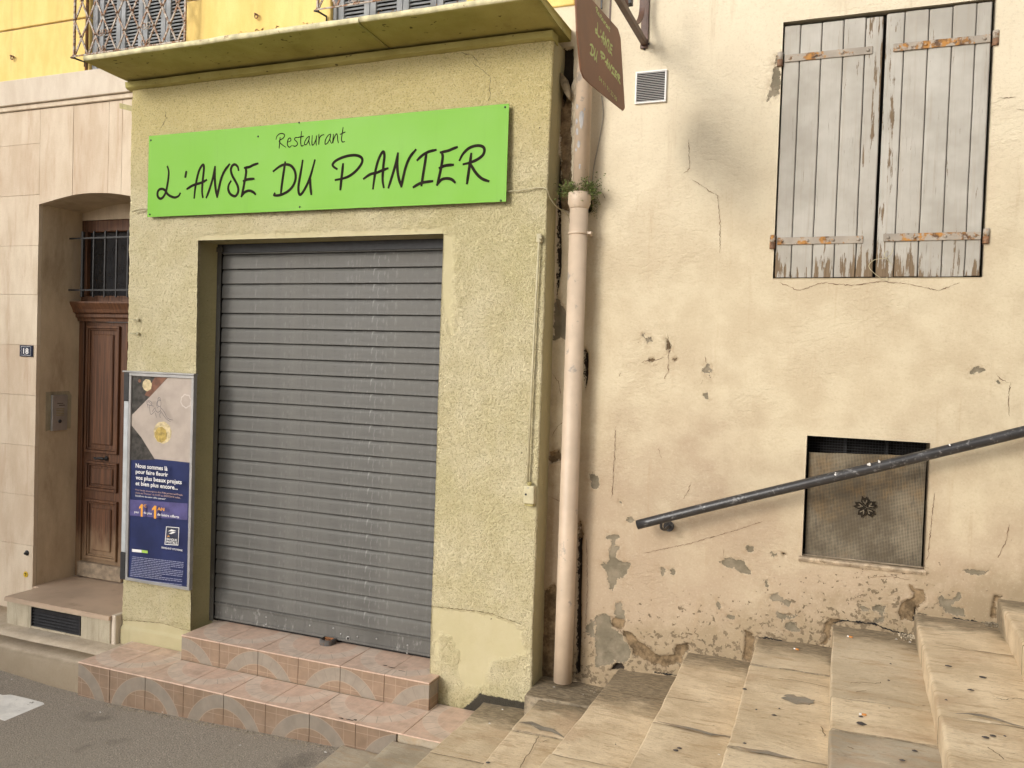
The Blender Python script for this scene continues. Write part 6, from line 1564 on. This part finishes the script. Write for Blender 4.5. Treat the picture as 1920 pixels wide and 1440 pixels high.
def blob(px, py, r, mi, n=22, irr=.09, sq=1.0):
    c = P(px, py, YQ); R_ = r*4.6/FPX
    pp([(min(px1_-.001, c[0]+R_*math.cos(2*math.pi*k/n)*(1+irr*math.sin(k*2.3)+random.uniform(-irr, irr)*.5)), c[2]+sq*R_*math.sin(2*math.pi*k/n)*(1+irr*math.cos(k*1.9))) for k in range(n)], mi, False)
pp([(px0_+.0005, pz1_-.0005), (px1_-.0005, pz1_-.0005), (px1_-.0005, zmid), (px0_+.0005, zmid+.004)], 0, False)
pp([(240,700),(315,703),(281,744),(244,778)], 1); pp([(291,700),(314,703),(281,744),(271,741)], 2)
pp([(240,797),(265,820),(291,862),(240,862)], 1)
blob(276, 722, 13, 3, 22, .05); blob(262, 714, 4, 2)
blob(349, 752, 15, 10); blob(349, 752, 12.5, 0)
blob(305, 811, 25, 3, 30, .035, .95); blob(302, 815, 17, 4, 30, .05)
pp([(240,936),(352,944),(352,975),(240,966)], 5)
# logo box
pp([(312,987),(336.5,989),(334.6,1022.7),(309,1021)], 6); pp([(313,988.2),(335.5,990),(333.7,1021.4),(310.2,1019.9)], 9)
pp([(315,996),(322,992.5),(331,995.5),(325,996.2)], 6); pp([(317,1000.5),(324,996.8),(330,998),(322,1001)], 6)
pp([(248,1029),(266,1031),(266,1036),(248,1034.4)], 6); pp([(266.4,1031),(277.5,1032.4),(277.5,1037.4),(266.4,1036)], 8)
for k in range(17):
    yl = 1043+k*3.1+(3 if k > 11 else 0); xr_ = 346 if k % 5 != 4 else random.uniform(290, 335)
    x = 248.5
    while x < xr_:
        w_ = random.uniform(3, 9); sl_ = .115; x2 = min(x+w_, xr_)
        pp([(x, yl+(x-248)*sl_), (x2, yl+(x2-248)*sl_), (x2, yl+1.15+(x2-248)*sl_), (x, yl+1.15+(x-248)*sl_)], 11); x = x2+.9
me = bpy.data.meshes.new('printed_picture'); b.to_mesh(me); b.free()
for m in mats: me.materials.append(m)
obj('printed_picture', me, None, adv, label='printed photo of pompom flowers with a line-drawn figure, and small print')
b = BM(); kk = 0
z8 = lambda q: [(240+a/8, 690+c/8) for a, c in q]
for s in ([(500,500),(495,540),(515,572),(545,565),(550,520),(545,490)], [(500,505),(505,455),(520,437),(535,450),(545,488),(520,480),(500,505)], [(510,460),(530,470)], [(495,500),(485,540),(490,570)], [(460,590),(475,640),(505,660),(540,640),(552,600)],
          [(462,640),(410,690),(390,680),(380,610),(375,560)], [(330,500),(370,488),(410,515),(400,555),(360,550),(335,520),(370,505),(395,530)], [(345,545),(360,600)], [(400,560),(440,570)], [(455,600),(420,650)],
          [(555,600),(600,660),(640,740),(690,770),(725,775)], [(545,640),(590,710),(640,770),(690,800)], [(465,670),(482,740)], [(548,655),(530,700),(542,745)], [(505,570),(500,600)], [(535,570),(545,600)]):
    q = [tuple(P(a, c, YQ-.0195*0)) for a, c in z8(s)]; kk += 1
    ribbon(b, smooth_pts([(x, YQ-.024*0-.0002-.00012*lay[0]-.0003*(kk % 3)-.0003, z) for x, y, z in q], 4), (0, -1, 0), .0026)
obj('line_drawing', b, mats[9], adv)
def tx(s, l, base, top, r, mat, bold=.015, rbase=None):
    YT = YQ-.0003-.00012*lay[0]-.0006
    p = P(l, base, YT); t = P(l, top, YT); q = P(r, base+(r-l)*.115, YT)
    fit_text('print_text', s, p[0], q[0], p[2], t[2], YT, mat, adv, bold)
def one(l, base, top, r):
    YT = YQ-.0003-.00012*lay[0]-.0008; p = P(l, base, YT); t = P(l, top, YT); q = P(r, base, YT); W_ = q[0]-p[0]; H_ = t[2]-p[2]
    bb = BM(); bb.faces.new([bb.verts.new((p[0]+W_*u, YT, p[2]+H_*v)) for u, v in ((.42, 0), (.85, 0), (.85, 1), (.5, 1), (.0, .74), (.0, .60), (.42, .70))]); obj('print_text', bb, M_ORANGE, adv)
tx('Nous sommes là', 254.3, 876.5, 868.2, 314, M_WHITE, .018); tx('pour faire fleurir', 254.4, 887.3, 879.5, 315, M_WHITE, .018)
tx('vos plus beaux projets', 254.5, 898.6, 890.6, 340.6, M_WHITE, .018); tx('et bien plus encore...', 254.2, 909.4, 901.4, 333, M_WHITE, .018)
tx("Pour toute souscription d'un Prêt personnel Projet,", 254, 919.5, 916.2, 342.5, mats[12], .0); tx('Auto ou Travaux* du 01/09 au 29/09/2018 inclus,', 254, 925, 921.7, 338, mats[12], .0); tx('bénéficiez de notre offre spéciale*', 254, 930.6, 927.3, 311, M_WHITE, .0)
tx('pour', 252, 961.5, 957, 261, M_WHITE, .01); one(260.5, 968, 944.5, 268.5); tx('€', 268.8, 951, 945, 274.5, M_ORANGE, .0); tx('de plus', 269.5, 963, 958.5, 284.5, M_WHITE, .01)
one(284.5, 971.5, 947.5, 294); tx('AN', 295, 956.5, 950.5, 308, M_ORANGE, .03); tx('de loisirs offerts', 295, 966.5, 961.5, 335.5, M_WHITE, .01)
tx('LA', 313, 1006.5, 1002.5, 318, M_ORANGE, .01); tx('BANQUE', 312.4, 1012.5, 1008, 331.5, M_WHITE, .015); tx('POSTALE', 312, 1018, 1013.6, 332, M_WHITE, .015)
tx('BANQUE ET CITOYENNE', 303, 1028, 1024.6, 342, M_WHITE, .01)

# ============================================================ SMALL THINGS ON THE GROUND
c = PZ(614, 1207, ZU)
lk = thing('shutter_lock_eye', (c[0], c[1], ZU), 'rusty D-shaped iron lock eye on the upper tiled step at the shutter foot', 'lock')
b = BM(); R1 = .045; ptsD = [(c[0]-R1, c[1]+.03), (c[0]-R1, c[1]-.012)]+[(c[0]+R1*math.cos(a), c[1]-.012+.036*math.sin(a)) for a in np.linspace(math.pi, 2*math.pi, 10)]+[(c[0]+R1, c[1]+.03)]
L = []
for i, (x, y) in enumerate(ptsD):
    dx, dy = x-c[0], y-(c[1]+.01); l_ = math.hypot(dx, dy); ix, iy = x-dx/l_*.010, y-dy/l_*.010
    L.append([b.verts.new(v) for v in ((x, y, ZU), (ix, iy, ZU), (ix, iy, ZU+.034), (x, y, ZU+.030))])
for A_, B_ in zip(L[:-1], L[1:]):
    for k in range(4): b.faces.new((A_[k], A_[(k+1) % 4], B_[(k+1) % 4], B_[k]))
b.faces.new(L[0]); b.faces.new(L[-1][::-1])
obj('housing', b, mat_rusty('dark_worn_iron', (.10, .095, .09), (.16, .08, .04), (.5, .65), sc_=60), lk)
b = BM(); lathe(b, [(.034, 0), (.034, .008)], (c[0], c[1]+.004, ZU), 16); lathe(b, [(.014, .008), (.014, .024)], (c[0]-.006, c[1]+.006, ZU), 12); box(b, c[0]-.035, c[0]+.035, c[1]+.018, c[1]+.034, ZU+.001, ZU+.03, .002)
obj('rusty_core', b, mat_rusty('bright_rust', (.32, .12, .04), (.42, .16, .05), (.3, .6), sc_=60), lk)

mc = thing('manhole_cover', (-4.6, 3.42, ground_z(-4.6)), 'pale painted rectangular manhole cover set in the asphalt at the lower left', 'manhole cover')
def MG(px, py):
    z = 0.0
    for _ in range(4): q = PZ(px, py, z+.006); z = ground_z(q[0])
    return (float(q[0]), float(q[1]))
ol = [MG(*q) for q in ((4, 1303), (20, 1302), (52, 1309), (84, 1317.5), (89, 1323), (78, 1336), (40, 1350), (12, 1357))]
ol = ol+[(ol[-1][0]-.35, ol[-1][1]+.02), (ol[0][0]-.32, ol[0][1]+.0)]
zc0 = ground_z(-4.55)
def follow(b):
    for v in b.verts: v.co.z += ground_z(v.co.x)-zc0
b = BM(); prism(b, ol, zc0-.05, zc0+.004, 'z'); follow(b); obj('rim', b, simple('grimy_iron', (.14, .125, .105), .7, var=.3, scale=30, bump=.4), mc)
cx_, cy_ = np.mean([p[0] for p in ol]), np.mean([p[1] for p in ol])
inn = [(cx_+(p[0]-cx_)*.955, cy_+(p[1]-cy_)*.93) for p in ol]
b = BM(); prism(b, inn, zc0-.02, zc0+.0085, 'z'); follow(b)
M_LID = simple('pale_worn_paint', (.72, .70, .66), .65, var=.12, scale=12, bump=.5, bscale=55, dirt=(.22, .19, .16), dthr=(.64, .70))
obj('lid', b, M_LID, mc)

def butt(px, py, z, ang, lab, orange=True):
    q = PZ(px, py, z); root = thing('cigarette_butt', (q[0], q[1], z), lab, 'cigarette butt', 'cigarette butts on the stairs'); dx, dy = math.cos(ang), math.sin(ang)
    b = BM(); tube(b, [(q[0]-dx*.004, q[1]-dy*.004, z+.010), (q[0]+dx*.004, q[1]+dy*.004, z+.010)], .0036, 8); obj('paper', b, M_WHITE, root)
    b = BM(); tube(b, [(q[0]+dx*.0042, q[1]+dy*.0042, z+.010), (q[0]+dx*.020, q[1]+dy*.020, z+.010)], .0040, 8); obj('filter', b, simple('filter_orange', (.55, .22, .05), .7, bump=0) if 'filter_orange' not in bpy.data.materials else bpy.data.materials['filter_orange'], root)
butt(1590, 1197, .917, -.3, 'orange tipped cigarette butt on the step below the hatch, nearest the cream wall')
butt(1490, 1220, .801, -.4, 'cigarette butt on the dark step one below, close to the wall')
butt(1613, 1344, .917, .1, 'white cigarette stub lying in front of the black gum spot on the middle step')
M_SCR = simple('paper_scrap', (.62, .60, .57), .7, var=.1, bump=0); M_RED = simple('pink_scrap', (.55, .05, .09), .6, bump=0); M_ORS = simple('orange_peel', (.60, .20, .03), .6, bump=0)
sm0 = None
sc_pts = [(304,1338,None,'white paper scrap on the asphalt, close below the middle of the lower tiled step'),(162,1300,None,'white paper scrap at the left corner foot of the lower tiled step'),
 (188,1338,None,'white paper scrap on the asphalt right of the manhole cover'),(450,1400,None,'white paper scrap in the open asphalt at the bottom of the picture'),
 (610,1413,None,'white paper scrap on the asphalt beside the lowest stone step'),(22,1276,None,'white paper sliver on the asphalt between kerb and manhole cover'),
 (1039,1291,.40,'white scrap just in front of the drainpipe foot'),(1093,1305,.40,'white crumb on the mortar below and right of the drainpipe'),
 (1003,1280,.30,'white scrap in the dark corner between shop wall and drainpipe'),(1681,1202,.917,'white plaster chip near the rubble, left of the tall riser'),
 (1706,1207,.917,'larger white chip right against the foot of the tall riser'),(942,1333,.278,'white speck on the dirty step at the right foot of the shop wall'),
 (918,1359,.278,'pale scrap lower down on the dirty step by the shop wall'),(1778,1420,.917,'white speck at the foot of the big right riser, near the bottom edge'),(1348,1419,.673,'small white speck near the bottom edge on the step with the twin gum stains')]
for (px, py, z, lab) in sc_pts:
    if z is None:
        z = 0.0
        for _ in range(4): q = PZ(px, py, z+.002); z = ground_z(q[0])
    q = PZ(px, py, z)
    s = random.uniform(.005, .009); n = 6
    b = BM(); ct = b.verts.new((0, 0, .011)); vs = [b.verts.new((s*math.cos(k)*random.uniform(.6, 1.3), s*.7*math.sin(k)*random.uniform(.6, 1.2), .006+random.uniform(0, .004))) for k in np.linspace(0, 5.3, n)]
    for k in range(n): b.faces.new((ct, vs[k], vs[(k+1) % n]))
    tag(obj('paper_scrap', b, M_SCR, None, tuple(q)), lab, 'litter', 'paper scraps on the ground')
for (px, py, z, m, lab) in ((1122, 1285, .40, M_RED, 'tiny pink scrap on the step right of the drainpipe foot'), (376, 1343, .02, M_ORS, 'tiny orange scrap on the asphalt against the lower tiled step')):
    q = PZ(px, py, z); b = BM(); ct = b.verts.new((0, 0, .012)); vs = [b.verts.new((.008*math.cos(k), .006*math.sin(k), .006)) for k in np.linspace(0, 5.3, 6)]
    for k in range(6): b.faces.new((ct, vs[k], vs[(k+1) % 6]))
    tag(obj('scrap', b, m, None, tuple(q)), lab, 'litter')
# grit and rubble in the corners
def grit(cx, cy, z, n, sx, sy, smin, smax, nm, lab, mat):
    V = []; F = []
    for k in range(n):
        x = cx+random.gauss(0, sx); y = min(4.285, cy+random.gauss(0, sy)); s = random.uniform(smin, smax); i = len(V)
        for v in ((1,0,0),(-1,0,0),(0,1,0),(0,-1,0),(0,0,1),(0,0,-1)): V.append((x+v[0]*s*random.uniform(.6, 1.2), y+v[1]*s*random.uniform(.6, 1.2), z+s*.4+v[2]*s*random.uniform(.4, .9)))
        for f in ((0,2,4),(2,1,4),(1,3,4),(3,0,4),(2,0,5),(1,2,5),(3,1,5),(0,3,5)): F.append(tuple(i+q for q in f))
    tag(obj(nm, meshpy(nm, V, F), mat), lab, 'grit', kind='stuff')
M_GRIT = simple('grit', (.24, .20, .14), .9, var=.6, scale=60, bump=0)
grit(xc_+.09, 4.25, .405, 260, .06, .03, .0015, .006, 'grit', 'dark grit and plaster crumbs behind the drainpipe foot', M_GRIT)
q = P(1705, 1190, 4.26); grit(q[0], 4.26, .922, 120, .025, .03, .002, .007, 'rubble', 'plaster crumbs on the step below the corner of the next riser', simple('pale_grit', (.42, .35, .25), .9, var=.5, scale=60, bump=0))
q = P(1872, 1172, 4.26); grit(q[0], 4.26, 1.03, 120, .03, .03, .002, .006, 'rubble', 'plaster crumbs in the corner of the top visible step', M_GRIT)
V = []; F = []
for k in range(2600):
    x = random.uniform(-4.3, -2.3); y = YL1-.012-abs(random.gauss(0, .02)) if random.random() < .55 else random.uniform(2.4, YL1); s = random.uniform(.0012, .0042); i = len(V); z = ground_z(x)
    for v in ((1,0,0),(-1,0,0),(0,1,0),(0,-1,0),(0,0,1)): V.append((x+v[0]*s, y+v[1]*s*random.uniform(.6, 1.2), z+v[2]*s))
    for f in ((0,2,4),(2,1,4),(1,3,4),(3,0,4)): F.append(tuple(i+q for q in f))
tag(obj('gravel', meshpy('gravel', V, F), M_GRIT), 'fine gravel and dust on the asphalt along the tiled steps', 'gravel', kind='stuff')
